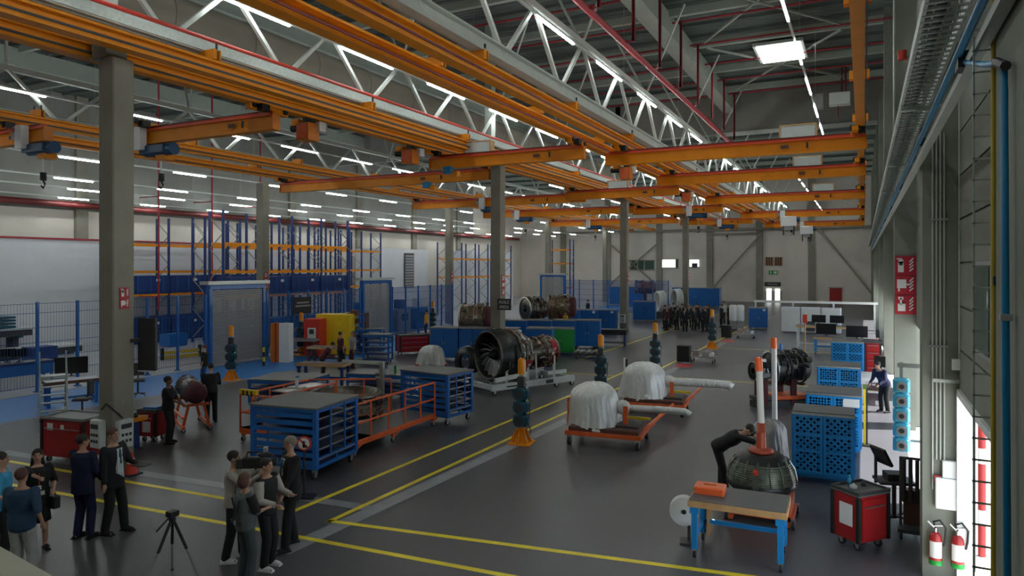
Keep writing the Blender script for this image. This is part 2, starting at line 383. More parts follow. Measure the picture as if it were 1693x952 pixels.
# ---------------- trusses, lights, pipes ----------------
def truss(nm, x, z0, z1, y0, y1, first, step=3.9, k='steel_white'):
    o = struct(nm, MB().box((0, (y0+y1)/2, 0), (.1, y1-y0, .4), k).box((0, (y0+y1)/2, -.18), (.34, y1-y0, .05), k).box((0, (y0+y1)/2, .18), (.34, y1-y0, .05), k), loc=(x, 0, z0))
    put('top_chord', MB().box((0, (y0+y1)/2, 0), (.2, y1-y0, .2), k), o, (0, 0, z1-z0))
    h = z1-z0
    a = MB().bar((0, 0, 0), (0, step/2, h), .11, .11, k).mesh('web'); b = MB().bar((0, 0, h), (0, step/2, 0), .11, .11, k).mesh('web')
    st = MB().bar((0, 0, h), (-1.9, .9, ZR-.4-z0), .07, .07, k).bar((0, 0, h), (1.9, -.9, ZR-.4-z0), .07, .07, k).mesh('strut')
    y = first
    while y < y1-step:
        put('web', a, o, (0, y, 0)); put('web', b, o, (0, y+step/2, 0))
        put('strut', st, o, (0, y+step/2, 0)) if int((y-first)/step+.5) % 2 == 0 else None
        y += step
    return o
truss('roof_truss', -8.55, 10.25, 12.25, 4, 96, 4.85)
truss('roof_truss', -15.3, 10.3, 12.2, 4, 96, 3.85)
truss('roof_truss', -28.2, 10.25, 12.0, 4, 96, 5.0)
# cable tray with red pipe above the middle runway
struct('trim_cable_tray', MB().box((-14.95, 48, 10.12), (.5, 90, .16), 'steel_white').box((-14.68, 48, 10.2), (.04, 90, .26), 'galv').box((-14.85, 48, 10.1), (.04, 90, .2), 'galv').tube((-14.75, 3, 10.1), (-14.75, 93, 10.1), .035, 'pipe_blue'))
t = thing('sprinkler_pipe', 'straight red sprinkler pipe running along the middle truss above the orange runway', 'pipe', (-15.08, 0, 10.5))
put('pipe', MB().tube((0, 3, 0), (0, 94, 0), .1, 'festoon_red'), t)
t = thing('sprinkler_pipe', 'red sprinkler main under the bare roof with a row of risers', 'pipe', (-7.5, 0, 12.5))
put('main_pipe', MB().tube((0, 12, 0), (0, 47.8, 0), .11, 'pipe_red', n=10), t)
rz_ = MB().path([(0, 0, .02), (.35, .1, .02), (.35, .1, 2.9)], .06, 'pipe_red').tube((-9, .1, 2.9), (8.6, .1, 2.9), .045, 'pipe_red').mesh('riser')
for i in range(9): put('riser', rz_, t, (0, 16.5+i*3.55, 0))
t = thing('sprinkler_pipe', 'fat dark red pipe low along the far left wall', 'pipe', (-46, 0, 8.7))
put('pipe', MB().tube((0, 4, 0), (0, 94, 0), .2, 'pipe_dark_red', n=10), t)
t = thing('air_duct', 'long round taupe air duct hanging behind the middle truss', 'duct', (-19.2, 0, 12.3))
put('duct', MB().tube((0, 4, 0), (0, 60, 0), .8, 'duct', n=24), t)
for i in range(18): put('band', MB().tube((0, 5+i*3.1, 0), (0, 5.06+i*3.1, 0), .82, 'duct', n=24), t)
# strip lights
tube_me = MB().box((0, 0, 0), (.06, 2.75, .05), 'led').mesh('tube')
tube_short = MB().box((0, 0, 0), (.08, 1.9, .05), 'led').mesh('tube')
def light_row(x, z, y0, y1, label, per=5.0, ph=0.0, hang=True):
    t = thing('strip_light', label, 'light', (x, 0, z))
    put('rail', MB().box((0, (y0+y1)/2, .07), (.07, y1-y0, .07), 'white_paint'), t)
    hg = MB().tube((0, 0, .1), (0, 0, ZR-z), .008, 'steel', n=4).mesh('hanger')
    for i in range(int((y1-y0)/9)): put('hanger', hg, t, (0, y0+2+i*9, 0))
    y = y0+ph+1.4
    while y < y1-1: put('tube', tube_short if z < 9.5 else tube_me, t, (0, y, 0)); y += per+(.6 if z < 9.5 else 0)
LR = [(-2.0, 12.0, -2.5, 47, 'strip light row nearest the right wall, under the bare roof'),  # high rows run on unseen behind the camera, added as frontal fill light
      (-8.35, 11.85, -2.6, 95, 'strip light row along the truss over the right crane runway'),
      (-14.95, 11.7, -2.8, 95, 'strip light row along the truss over the middle column line'),
      (-28.1, 11.2, -2, 95, 'strip light row along the truss of the left bay'),
      (-30.9, 9.4, 0, 95, 'low strip light row just behind the left bay columns'),
      (-35.2, 9.0, 12, 95, 'low strip light row over the inner side of the pallet racks'),
      (-39.6, 9.0, 12, 95, 'low strip light row over the rear pallet racks'),
      (-45.2, 9.0, 12, 95, 'low strip light row closest to the left wall beside the fat red pipe')]
for i, (x, z, a, b, l) in enumerate(LR): light_row(x, z, a, b, l, ph=[2.1, .9, .4, .3, 1, 2.5, .2, 3][i])
light_row(-21.8, 11.0, 50, 95, 'strip light row behind the grey roof wall in the left bay')
light_row(-4.5, 11.5, 52, 95, 'strip light row in the rear half of the right bay')
# ---------------- crane runways ----------------
def runway(x, z, y0, y1, label, w_=.28, h=.37, joint=6.2):
    t = thing('crane_runway', label, 'crane beam', (x, 0, z))
    put('girder', MB().box((0, (y0+y1)/2, h/2), (.1, y1-y0, h-.08), 'orange').box((0, (y0+y1)/2, .03), (w_, y1-y0, .06), 'orange').box((0, (y0+y1)/2, h-.03), (w_, y1-y0, .06), 'orange'), t)
    put('festoon_rail', MB().box((w_/2+.03, (y0+y1)/2, h*.3), (.03, y1-y0, .05), 'pipe_dark_red' if -10 < x < -8.5 else 'dark'), t)
    br = MB().box((0, 0, h+.12), (.5, .1, .24), 'orange').box((0, .16, h+.12), (.5, .04, .24), 'orange').tube((-.2, .08, h+.05), (-.2, .08, h+.4), .03, 'dark', n=6).tube((.2, .08, h+.05), (.2, .08, h+.4), .03, 'dark', n=6).mesh('bracket')
    y = y0+3
    while y < y1: put('bracket', br, t, (0, y, 0)); y += joint
runway(-.1, 9.45, 6, 94, 'orange crane runway beam along the tops of the right wall piers', w_=.26)
runway(-8.6, 9.45, 6, 94, 'orange runway beam, right one of the pair beneath the right truss', w_=.34)
runway(-9.85, 9.45, 6, 94, 'orange runway beam, left one of the pair beneath the right truss', w_=.34)
runway(-14.55, 9.45, 3, 94, 'orange runway beam resting on the front of the middle column tops', w_=.34)
runway(-15.95, 9.45, 3, 94, 'orange runway beam just behind the middle column tops', w_=.34)
runway(-25.4, 9.45, 5, 94, 'orange runway beam, right one of the pair in the left bay', w_=.34)
runway(-28.4, 9.45, 5, 94, 'orange runway beam beside the left bay columns', w_=.34)
# ---------------- bridge cranes ----------------
def bridge(x0, x1, y, label, z=8.75, h=.48, hoist=None, ctrl=None, light=None, car=None):
    t = thing('bridge_crane', label, 'crane', (0, y, z)); L = x1-x0; xm = (x0+x1)/2
    put('bridge_beam', MB().box((xm, 0, h/2), (L, .16, h-.04), 'orange').box((xm, 0, .025), (L, .3, .05), 'orange').box((xm, 0, h-.025), (L, .3, .05), 'orange').box((x0+.01, 0, h/2), (.03, .3, h), 'orange_dark').box((x1-.01, 0, h/2), (.03, .3, h), 'orange_dark'), t)
    put('front_rail', MB().box((xm, -.165, h-.03), (L*.99, .03, .07), 'crane_red'), t)
    put('festoon', MB().box((xm, -.05, h+.05), (L*.97, .07, .06), 'festoon_red').box((xm, -.12, h+.08), (L*.9, .02, .02), 'black'), t)
    put('hazard_mark', MB().prism([(xm-.09, -.09), (xm+.09, -.09), (xm, .07)], 0, .004, 'yellow'), t, (0, -.16, 0)).rotation_euler = (0, 0, 0)
    put('buffer', MB().box((xm+L*.3, -.17, h*.5), (.07, .03, .2), 'black'), t); put('capacity_mark', MB().box((xm+L*.22, -.165, h*.5), (.28, .01, .12), 'hair_brown'), t)
    ec = MB().box((0, 0, .62), (.2, 1.5, .16), 'orange').box((0, 0, .5), (.3, .35, .2), 'orange_dark').tube((-.16, -.6, .66), (.16, -.6, .66), .09, 'black', n=10).tube((-.16, .6, .66), (.16, .6, .66), .09, 'black', n=10).box((.2, -.35, .6), (.22, .3, .2), 'black').box((0, 0, .67), (.1, .3, .08), 'orange').mesh('end_carriage')
    for x in car or (x0+.35, x1-.35): put('end_carriage', ec, t, (x, 0, 0))
    if hoist is not None:
        hh = put('hoist', MB().box((hoist, 0, -.2), (1.2, .5, .26), 'hoist_blue', ch=.03).tube((hoist-.5, 0, -.22), (hoist+.85, 0, -.22), .2, 'hoist_blue', n=12).box((hoist-.45, -.3, .15), (.36, .24, .75), 'white').box((hoist-.75, -.3, .3), (.2, .2, .4), 'grey').box((hoist-.72, -.41, .4), (.16, .04, .12), 'pipe_red').box((hoist+.25, .1, -.4), (.4, .4, .3), 'orange').tube((hoist+.2, 0, -.4), (hoist+.2, 0, -1.0), .02, 'steel', n=5), t)
        if 'white hoist' in label or 'farthest orange bridge crane of the right' in label: put('hoist_housing', MB().box((hoist, -.2, -.35), (1.2, .6, .8), 'white', ch=.05).box((hoist, -.2, -.9), (.7, .4, .35), 'grey').tube((hoist-.4, -.2, -.75), (hoist-.4, -.2, -1.5), .06, 'dark').tube((hoist+.4, -.2, -.75), (hoist+.4, -.2, -1.5), .06, 'dark'), hh)
        put('hook', MB().tube((hoist+.2, 0, -1.0), (hoist+.2, 0, -1.25), .1, 'black', n=8).path([(hoist+.2, 0, -1.25), (hoist+.3, 0, -1.38), (hoist+.2, 0, -1.5), (hoist+.1, 0, -1.42)], .03, 'black'), hh)
    if ctrl is not None:
        cb = put('control_box', MB().box((ctrl, .05, h+.02), (1.15, .3, .42), 'white_paint', ch=.02).box((ctrl-.6, .05, h+.03), (.06, .34, .46), 'wood').box((ctrl+.6, .05, h+.03), (.06, .34, .46), 'wood').box((ctrl, -.11, h+.25), (1.2, .03, .05), 'wood'), t, (0, 0, .28))
    if light is not None: put('drive', MB().box((light, -.22, -.1), (.35, .25, .3), 'pipe_blue').box((light+.3, -.1, -.25), (.25, .25, .2), 'orange'), t)
    return t
bridge(-9.3, .1, 27.1, 'nearest orange bridge crane of the right bay', ctrl=-2.1, car=(-8.65, -.25))
bridge(-9.3, .1, 35.0, 'second orange bridge crane of the right bay', ctrl=-2.3, car=(-8.65, -.25))
bridge(-9.3, .1, 47.0, 'third orange bridge crane of the right bay', ctrl=-2.2, car=(-8.65, -.25))
bridge(-9.3, .1, 62, 'fourth orange bridge crane of the right bay with white hoist', hoist=-5.5, car=(-8.65, -.25))
bridge(-9.3, .1, 78, 'farthest orange bridge crane of the right bay', hoist=-5.2, car=(-8.65, -.25))
bridge(-16.3, -9.4, 24.9, 'orange bridge crane passing just over the second middle column', ctrl=-14.0, light=-15.3)
bridge(-16.3, -9.4, 40, 'orange bridge crane between the second and third middle columns', ctrl=-13)
bridge(-16.3, -9.4, 54, 'orange bridge crane behind the third middle column with pale hoist', hoist=-11.4)
bridge(-16.3, -9.4, 70, 'farthest orange bridge crane of the middle bay', hoist=-12)
bridge(-21.6, -15.6, 15.5, 'near left orange bridge crane with a blue hoist at its left end', hoist=-20.9, z=8.75)
bridge(-28.7, -15.6, 28.9, 'long orange bridge crane meeting the first left column', light=-19)
bridge(-28.7, -15.6, 41.6, 'orange bridge crane in the left bay with white panelled hoist at its middle', hoist=-22.5)
bridge(-28.7, -15.6, 52, 'orange bridge crane far in the left bay over the blue fence', hoist=-25)
bridge(-28.7, -15.6, 66, 'farthest orange bridge crane of the left bay', hoist=-24)
bridge(-30, -23.6, 13.6, 'short orange crane end left of the first column', hoist=-24.1, car=(-28.4, -25.4))
# loose trolleys on the runways
def end_trolley(x, y, z, label):
    t = thing('runway_trolley', label, 'trolley', (x, y, z))
    put('box', MB().box((0, 0, 0), (.5, .5, .55), 'orange_dark').box((0, -.26, 0), (.4, .02, .42), 'orange_red').box((0, 0, .36), (.16, .3, .2), 'dark'), t)
    put('switch_box', MB().box((-.1, .45, .2), (.7, .4, .38), 'grey').box((.28, .3, .2), (.16, .3, .3), 'white'), t)
    put('motor', MB().tube((-.25, .1, .2), (-.75, .1, .2), .12, 'black', n=10).box((-.5, .1, .36), (.3, .3, .2), 'orange'), t)
end_trolley(-15.95, 17.2, 8.99, 'orange box trolley with grey switch box under the middle runway')
end_trolley(-15.95, 22.9, 8.99, 'orange box trolley just before the second middle column')
end_trolley(-9.85, 31.5, 8.99, 'orange box trolley right of the second middle column')
end_trolley(-9.85, 44.0, 8.99, 'orange box trolley by the third middle column')
# pipes and trays along the right wall
t = thing('cable_tray', 'galvanised wire basket cable tray running high along the right wall', 'cable tray', (.62, 0, 6.8))
rung = MB().box((0, 0, 0), (.34, .03, .02), 'steel_white').mesh('rung')
for x in (-.17, .15): put('rail', MB().box((x, 44, .04), (.03, 84, .09), 'steel_white').box((x, 44, .14), (.012, 84, .012), 'galv'), t)
for i in range(200): put('rung', rung, t, (-.01, 2.4+i*.11*(1+i*.008), 0))
put('mesh_side', MB().add([(-.17, 2.4+.1*i, .04) for i in range(2)], [], 'galv') if 0 else MB().tube((-.1, 2, .02), (-.1, 86, .02), .01, 'galv').tube((.0, 2, .02), (0, 86, .02), .01, 'galv').tube((.08, 2, .02), (.08, 86, .02), .01, 'galv'), t)
put('cables', MB().box((-.03, 44, .07), (.1, 84, .03), 'dark'), t)
pl = MB().box((0, 0, 0), (.3, 1.1, .015), 'galv').mesh('perforated_plate')
put('perforated_plate', pl, t, (-.01, 3.2, -.012))
for i in range(14): put('bracket', MB().box((.12, 4.8+i*5.7, -.05), (.6, .06, .05), 'galv'), t)
t = thing('compressed_air_pipe', 'blue compressed air pipe over a pale channel high along the right wall', 'pipe', (.72, 0, 6.3))
put('pipe', MB().tube((-.06, 1.5, .04), (-.06, 84, .04), .03, 'pipe_blue', n=10), t)
put('channel', MB().box((.02, 43, -.04), (.08, 83, .08), 'steel_white'), t)
for i in range(12): put('clamp', MB().box((0, 4.9+i*5.9, .05), (.1, .07, .1), 'black'), t)
dp = put('drop_pipe', MB().path([(-.02, 6.5, 0), (.0, 5.5, -.28), (.02, 5.15, -.36), (.03, 5.05, -.42), (.03, 5.05, -.55), (.03, 4.85, -6.2)], .02, 'pipe_blue', n=10).box((0, 6.5, 0), (.13, .2, .13), 'black').tube((.02, 5.25, -.33), (.03, 5.0, -.42), .03, 'black'), t)
put('clamp', MB().box((.03, 5.0, -1.9), (.06, .07, .04), 'grey'), dp)
t = thing('cable_ladder', 'upright wire cable ladder beside a yellow green earth conduit on the near right pier', 'cable ladder', (.80, 5.83, 0))
for x in (-.06, .10): put('rail', MB().box((x-.05, 0, 3.2), (.012, .012, 6.2), 'galv'), t)
for i in range(42): put('rung', MB().box((-.03, 0, .2+i*.15), (.18, .012, .012), 'galv'), t)
put('conduit', MB().tube((.04, -.06, .1), (.04, -.06, 6.6), .03, 'cable_green').tube((0.0, -.04, .1), (.0, -.04, 6.6), .018, 'cable_yellow'), t)
put('clamp', MB().box((.04, -.08, 4.6), (.1, .06, .06), 'black').box((.04, -.08, 2.2), (.1, .06, .06), 'black'), t)
t = thing('conduit_set', 'four thin pale conduits running down the pier with the fire extinguishers', 'conduit', (.93, 12.27, 0))
for i in range(4): put('conduit', MB().tube((i*.05, 0, 1.35 if i == 0 else 1.8), (i*.05, 0, 6.7), .012, 'steel_white', n=6), t)
put('clamp', MB().box((.08, 0, 3.5), (.24, .03, .03), 'grey').box((.08, 0, 5.4), (.24, .03, .03), 'grey'), t)
t = thing('conduit', 'single pale conduit ending in a junction box over the side door', 'conduit', (1.27, 12.24, 0)); put('tube', MB().tube((0, 0, 3.2), (0, 0, 9), .015, 'steel_white', n=6), t)
put('junction_box', MB().box((0, -.04, 3.25), (.2, .1, .16), 'white'), t); put('bracket', MB().box((-.1, -.05, 3.0), (.5, .06, .05), 'galv'), t)
struct('trim_conduit', MB().tube((.79, 23.0, 7), (.79, 23.0, 14), .03, 'steel_white').tube((.79, 12.2, 7.5), (.79, 12.2, 13), .03, 'steel_white'))
t = thing('alarm_sounder', 'small red alarm sounder high on the right wall', 'alarm', (.76, 17.5, 9.2)); put('body', MB().tube((0, 0, 0), (0, 0, .2), .09, 'festoon_red'), t); put('bracket', MB().box((.25, 0, .1), (.5, .06, .06), 'grey'), t)

t = thing('unit_heater', 'pale unit heater with pipes hanging before the grey roof wall', 'heater', (-1.2, 44, 14.2))
put('case', MB().box((0, 0, 0), (1.1, .7, .7), 'white_paint', ch=.04), t); put('fan_box', MB().box((-1.1, 0, -.05), (.5, .6, .8), 'grey'), t); put('pipes', MB().tube((.1, 0, .3), (.1, 0, 1.8), .05, 'pipe_dark_red').tube((.3, 0, .3), (.3, 0, 1.8), .05, 'pipe_dark_red').tube((-.1, 0, -.4), (-.1, 0, -1.1), .04, 'pipe_dark_red'), t)
for i, y in enumerate((26.2, 29.8, 33.6)):
    t = thing('sprinkler_drop', 'thin dark red sprinkler drop pipe in front of the pallet racks, '+['leftmost', 'middle', 'right'][i]+' one', 'pipe', (-35.2, y, 0))
    put('pipe', MB().tube((0, 0, 2.2), (0, 0, ZR-.3), .05, 'pipe_red'), t); put('branch', MB().tube((0, 0, 3.0), (-1.6, 0, 3.0), .03, 'pipe_red').tube((0, 0, 8.6), (-1.6, 0, 8.6), .03, 'pipe_red'), t)
# ---------------- people ----------------
def capsule(mb, a, b, ra, rb, k='skin', n=10):
    a = Vector(a); b = Vector(b); d = b-a; L = d.length
    if L < 1e-5: d = Vector((0, 0, 1)); L = 1e-5
    d.normalize(); u = Vector((0, 0, 1)) if abs(d.z) < .9 else Vector((0, 1, 0))
    x = d.cross(u).normalized(); y = d.cross(x); vs = []; fs = []
    rows = [(-ra*math.cos(t), ra*math.sin(t)) for t in (.02, .5, 1.0, 1.5)]+[(L+rb*math.sin(t), rb*math.cos(t)) for t in (0.05, .55, 1.05, 1.55)]
    for h, r in rows: vs += [a+d*h+(x*math.cos(2*PI*i/n)+y*math.sin(2*PI*i/n))*max(r, .001) for i in range(n)]
    for j in range(len(rows)-1):
        for i in range(n): p = j*n+i; q = j*n+(i+1) % n; fs.append((p, p+n, q+n, q))
    fs += [tuple(range(n)), tuple(range(len(rows)*n-1, (len(rows)-1)*n-1, -1))]
    mb.add(vs, fs, k, True)
def loft(mb, rows, k, n=16):
    "rows of (centre, radius across, radius deep, unit vector across, unit vector deep)"
    vs = []; fs = []
    for c, rx, ry, ax, ay in rows:
        vs += [Vector(c)+Vector(ax)*rx*math.cos(2*PI*i/n)+Vector(ay)*ry*math.sin(2*PI*i/n) for i in range(n)]
    for j in range(len(rows)-1):
        for i in range(n): p = j*n+i; q = j*n+(i+1) % n; fs.append((p, q, q+n, p+n))
    fs += [tuple(range(n-1, -1, -1)), tuple(range((len(rows)-1)*n, len(rows)*n))]
    mb.add(vs, fs, k, True)
def fuse(mb, name, voxel):
    "join overlapping shapes into one continuous smooth surface"
    me = mb.mesh(name); o = bpy.data.objects.new(name, me); C.objects.link(o)
    r = o.modifiers.new('r', 'REMESH'); r.mode = 'VOXEL'; r.voxel_size = voxel; r.use_smooth_shade = True
    s = o.modifiers.new('s', 'SMOOTH'); s.factor = .5; s.iterations = 2
    bpy.context.view_layer.update()
    out = bpy.data.meshes.new_from_object(o.evaluated_get(bpy.context.evaluated_depsgraph_get())); out.name = name
    bpy.data.objects.remove(o)
    if not out.materials: out.materials.append(MATS[mb.slots[0]])
    return out
def ik(a, b, l1, l2, pole):
    a = Vector(a); b = Vector(b); d = b-a; L = min(d.length, (l1+l2)*.998); d.normalize(); b = a+d*L
    q = (l1*l1-l2*l2+L*L)/(2*L); h = math.sqrt(max(l1*l1-q*q, 0)); p = Vector(pole); p = (p-d*p.dot(d)).normalized()
    return a+d*q+p*h, b
def person(label, loc, face, h=1.76, lean=0.0, hips=None, feet=None, hands=None, look=0.0, nod=0.0, top=('suit', 'long'), legs='suit', skirt=False,
           skin='skin', hair='hair_dark', hairstyle='short', shoes='shoe', extra=None, group=None, vox=.015, poles=None, female=False, knee=(0, 1, .1)):
    "person standing at loc and facing the angle face (0 looks along +Y); all points are local, metres, +Y forward"
    t = thing('person', label, 'person', loc, face, group); s = h/1.76; v = Vector
    W = .165 if female else .19
    hip = v(hips) if hips else v((0, 0, .93)); up = v((0, math.sin(lean), math.cos(lean))); fw = v((0, math.cos(lean), -math.sin(lean))); X = v((1, 0, 0))
    chest = hip+up*.38; neck = hip+up*.56; sh = hip+up*.5
    hd = neck+(up*.6+v((0, math.sin(lean*.5+nod)*.5, math.cos(nod+lean*.5)*.5))).normalized()*.145
    feet = feet or ((-.11, .0), (.11, .03)); feet = [v((f[0], f[1], f[2] if len(f) > 2 else .08)) for f in feet]
    hands = hands or ((-.27, .06, .82), (.27, .06, .82)); poles = poles or ((-.5, -1, -.2), (.5, -1, -.2))
    J = {}
    for i, sg in enumerate((-1, 1)):
        hp = hip+X*sg*.09; kn, an = ik(hp, feet[i], .43, .43, knee)
        s0 = sh+X*sg*W; el, wr = ik(s0, hands[i], .29, .26, poles[i]); J[sg] = (hp, kn, an, s0, el, wr)
    def torso(mb, g, k, low=-.06, high=.56):
        rows = []
        for z, rx, ry in ((-.08, .12, .09), (-.04, .16, .115), (.06, .165, .12), (.2, .135 if female else .15, .10), (.36, .165 if female else .18, .12), (.47, .165 if female else .19, .105), (.53, .11, .075), (.56, .06, .06)):
            if z < low-.03 or z > high+.01: continue
            rows.append((hip+up*z, rx+g, ry+g, X, fw))
        loft(mb, rows, k)
    b = MB(); torso(b, 0, skin); capsule(b, neck-up*.04, hd-v((0, 0, .04)), .052, .05, skin)
    Rh = Matrix.Rotation(look, 3, 'Z') @ Matrix.Rotation(-(lean*.6+nod), 3, 'X')
    H = lambda x, y, z: hd+Rh @ v((x, y, z))
    b.ball(H(0, 0, .03), (.076, .094, .1), skin, R=Rh); b.ball(H(0, .025, -.035), (.056, .066, .07), skin, R=Rh)
    capsule(b, H(0, .088, .02), H(0, .103, -.008), .011, .017, skin)
    for sg in (-1, 1): b.ball(H(sg*.078, -.005, .005), (.013, .02, .03), skin, R=Rh, n=8, rings=6)
    for sg in (-1, 1):
        hp, kn, an, s0, el, wr = J[sg]
        capsule(b, hp, kn, .085, .055, skin); capsule(b, kn, an, .055, .038, skin); capsule(b, an-v((0, .03, .03)), an+v((sg*.02, .15, -.045)), .036, .03, skin)
        capsule(b, s0, el, .05, .038, skin); capsule(b, el, wr, .038, .026, skin)
        d = (wr-el).normalized(); side = v((1, 0, 0)) if abs(d.x) < .8 else v((0, 1, 0)); side = (side-d*side.dot(d)).normalized()
        nrm = d.cross(side).normalized()
        capsule(b, wr, wr+d*.07, .026, .034, skin)
        for q in range(4):
            f0 = wr+d*.085+side*(q-1.5)*.019; L = (.062, .075, .07, .052)[q]; f1 = f0+d*L*.55+nrm*.01*sg; capsule(b, f0, f1, .0105, .0095, skin, 6); capsule(b, f1, f1+d*L*.4+nrm*.025*sg, .0095, .008, skin, 6)
        capsule(b, wr+d*.02+side*.03*-sg, wr+d*.075+side*.06*-sg, .012, .009, skin, 6)
    put('body', fuse(b, 'body', vox if vox > .014 else .0125), t)
    e = MB()
    for sg in (-1, 1): e.ball(H(sg*.03, .083, .022), (.012, .008, .007), 'black', n=6, rings=4); e.bar(H(sg*.02-.012*sg, .09, .042), H(sg*.045, .082, .042), .006, .006, hair)
    e.ball(H(0, .087, -.045), (.022, .008, .006), 'lips', n=8, rings=4)
    put('face', e, t)
    # garments
    g = MB(); k, sl = top; torso(g, .032, k, -.06, .53)
    if sl == 'jacket':
        loft(g, [(hip+up*-.16, .2, .15, X, fw), (hip+up*.0, .2, .15, X, fw), (hip+up*.15, .185, .14, X, fw)], k)
    for sg in (-1, 1):
        hp, kn, an, s0, el, wr = J[sg]
        capsule(g, s0, el, .07, .06, k)
        if sl != 'short': capsule(g, el, wr-(wr-el)*.08, .054, .04, k)
    put('jacket' if sl == 'jacket' else 'shirt', fuse(g, 'top', max(vox, .017)), t)
    if sl == 'jacket' and extra != 'plain':
        m_ = MB(); p = lambda x, z, o=.0: hip+up*z+X*x+fw*(.162+o)
        if extra == 'open': m_.add([p(-.05, .5, -.03), p(.05, .5, -.03), p(.075, .1, .012), p(-.06, .0, .012), p(-.05, .5, -.07), p(.05, .5, -.07), p(.075, .1, -.06), p(-.06, .0, -.06)], [(0, 3, 2, 1), (0, 1, 5, 4), (1, 2, 6, 5), (2, 3, 7, 6), (3, 0, 4, 7)], 'shirt')
        m_.add([p(-.06, .50, -.03), p(.06, .50, -.03), p(.012, .24, -.002), p(-.012, .24, -.002), p(-.045, .50, -.07), p(.045, .50, -.07), p(.012, .24, -.05), p(-.012, .24, -.05)], [(0, 3, 2, 1), (0, 1, 5, 4), (1, 2, 6, 5), (2, 3, 7, 6), (3, 0, 4, 7)], 'shirt')
        put('shirt_front', m_, t); put('tie', MB().bar(p(0, .49, -.022), p(0, .25, .004), .028, .012, 'tie', up=fw), t)
    if skirt:
        d = MB(); loft(d, [(hip+v((0, 0, -.42)), .21, .19, X, v((0, 1, 0))), (hip+v((0, 0, -.2)), .19, .16, X, v((0, 1, 0))), (hip+v((0, 0, .12)), .15, .125, X, v((0, 1, 0)))], legs); put('skirt', d, t)
    else:
        d = MB(); loft(d, [(hip+up*z, a_, c_, X, fw) for z, a_, c_ in ((-.09, .13, .1), (-.03, .175, .13), (.06, .18, .135))], legs)
        for sg in (-1, 1):
            hp, kn, an, s0, el, wr = J[sg]; capsule(d, hp, kn, .102, .08, legs); capsule(d, kn, an+v((0, 0, .0)), .08, .07, legs)
        put('trousers', fuse(d, 'trousers', max(vox, .017)), t)
    sh_ = MB()
    for sg in (-1, 1):
        an = J[sg][2]; sh_.ball(an+v((sg*.015, .05, -.045)), (.05, .14, .045), shoes, n=10, rings=6)
        sh_.box(an+v((sg*.015, .05, -.07)), (.09, .26, .02), shoes)
    put('shoes', sh_, t, kind='stuff') if 0 else put('shoes', sh_, t)
    hm = MB(); hm.ball(H(0, -.014, .048), (.086, .1, .095), hair, R=Rh)
    if hairstyle == 'long':
        loft(hm, [(H(0, -.05, .06), .09, .07, X, (0, 1, 0)), (H(0, -.06, -.08), .105, .06, X, (0, 1, 0)), (H(0, -.075, -.24), .12, .05, X, (0, 1, 0)), (H(0, -.08, -.30), .05, .03, X, (0, 1, 0))], hair)
    if hairstyle == 'bob': hm.ball(H(0, -.03, -.01), (.105, .095, .11), hair, R=Rh)
    ho = put('hair', hm, t)
    t.scale = (s, s, s)
    t['_h'] = 0
    return t, J, H
def held(name, mb, parent): return put(name, mb, parent)
# ---------------- carts and cabinets ----------------
def caster_part(t, pts, r=.07):
    me = MB().wheel(0, 0, r, r*.6).mesh('caster')
    for x, y in pts: put('caster', me, t, (x, y, 0))
def slat_trolley(label, loc, rz, w=1.7, d=1.7, h=1.55, group=None, name='parts_trolley'):
    t = thing(name, label, 'trolley', loc, rz, group); z0 = .24
    fr = MB()
    for x in (-w/2+.05, w/2-.05):
        for y in (-d/2+.05, d/2-.05): fr.box((x, y, (z0+h)/2), (.1, .1, h-z0), 'blue')
    for z in (z0+.04, h-.05):
        for y in (-d/2+.05, d/2-.05): fr.box((0, y, z), (w-.2, .07, .08), 'blue')
        for x in (-w/2+.05, w/2-.05): fr.box((x, 0, z), (.07, d-.2, .08), 'blue')
    for x in (-w/2+.05, w/2-.05): fr.box((x, 0, z0+.22), (.05, d-.2, .05), 'blue').box((x, 0, z0+.12), (.05, .05, .16), 'blue')
    put('frame', fr, t); put('top_board', MB().box((0, 0, h+.015), (w+.04, d+.04, .04), 'dark_top'), t)
    sl = MB().box((0, 0, 0), (w-.2, .03, .1), 'blue').mesh('slat'); n = int((h-z0)/.17)
    for i in range(n):
        for y in (-d/2+.03, d/2-.03): put('slat', sl, t, (0, y, z0+.14+i*.17))
    shf = MB().box((0, 0, 0), (w-.18, d-.15, .02), 'blue_dark').mesh('shelf'); tr = MB().box((0, 0, 0), (.025, d-.2, .025), 'steel').mesh('rail')
    for i in range(5):
        z = z0+.14+i*(h-z0-.2)/5; put('shelf', shf, t, (0, 0, z))
        put('rail', tr, t, (w/2-.03, 0, z+.06))
    up = MB().box((0, 0, (z0+.2+h)/2), (.03, .035, h-z0-.25), 'blue').mesh('upright')
    for y in (-d/6, d/6):
        for x in (-w/2+.03, w/2-.01): put('upright', up, t, (x, y, 0))
    caster_part(t, [(x, y) for x in (-w/2+.12, w/2-.12) for y in (-d/2+.12, d/2-.12)], .09)
    return t
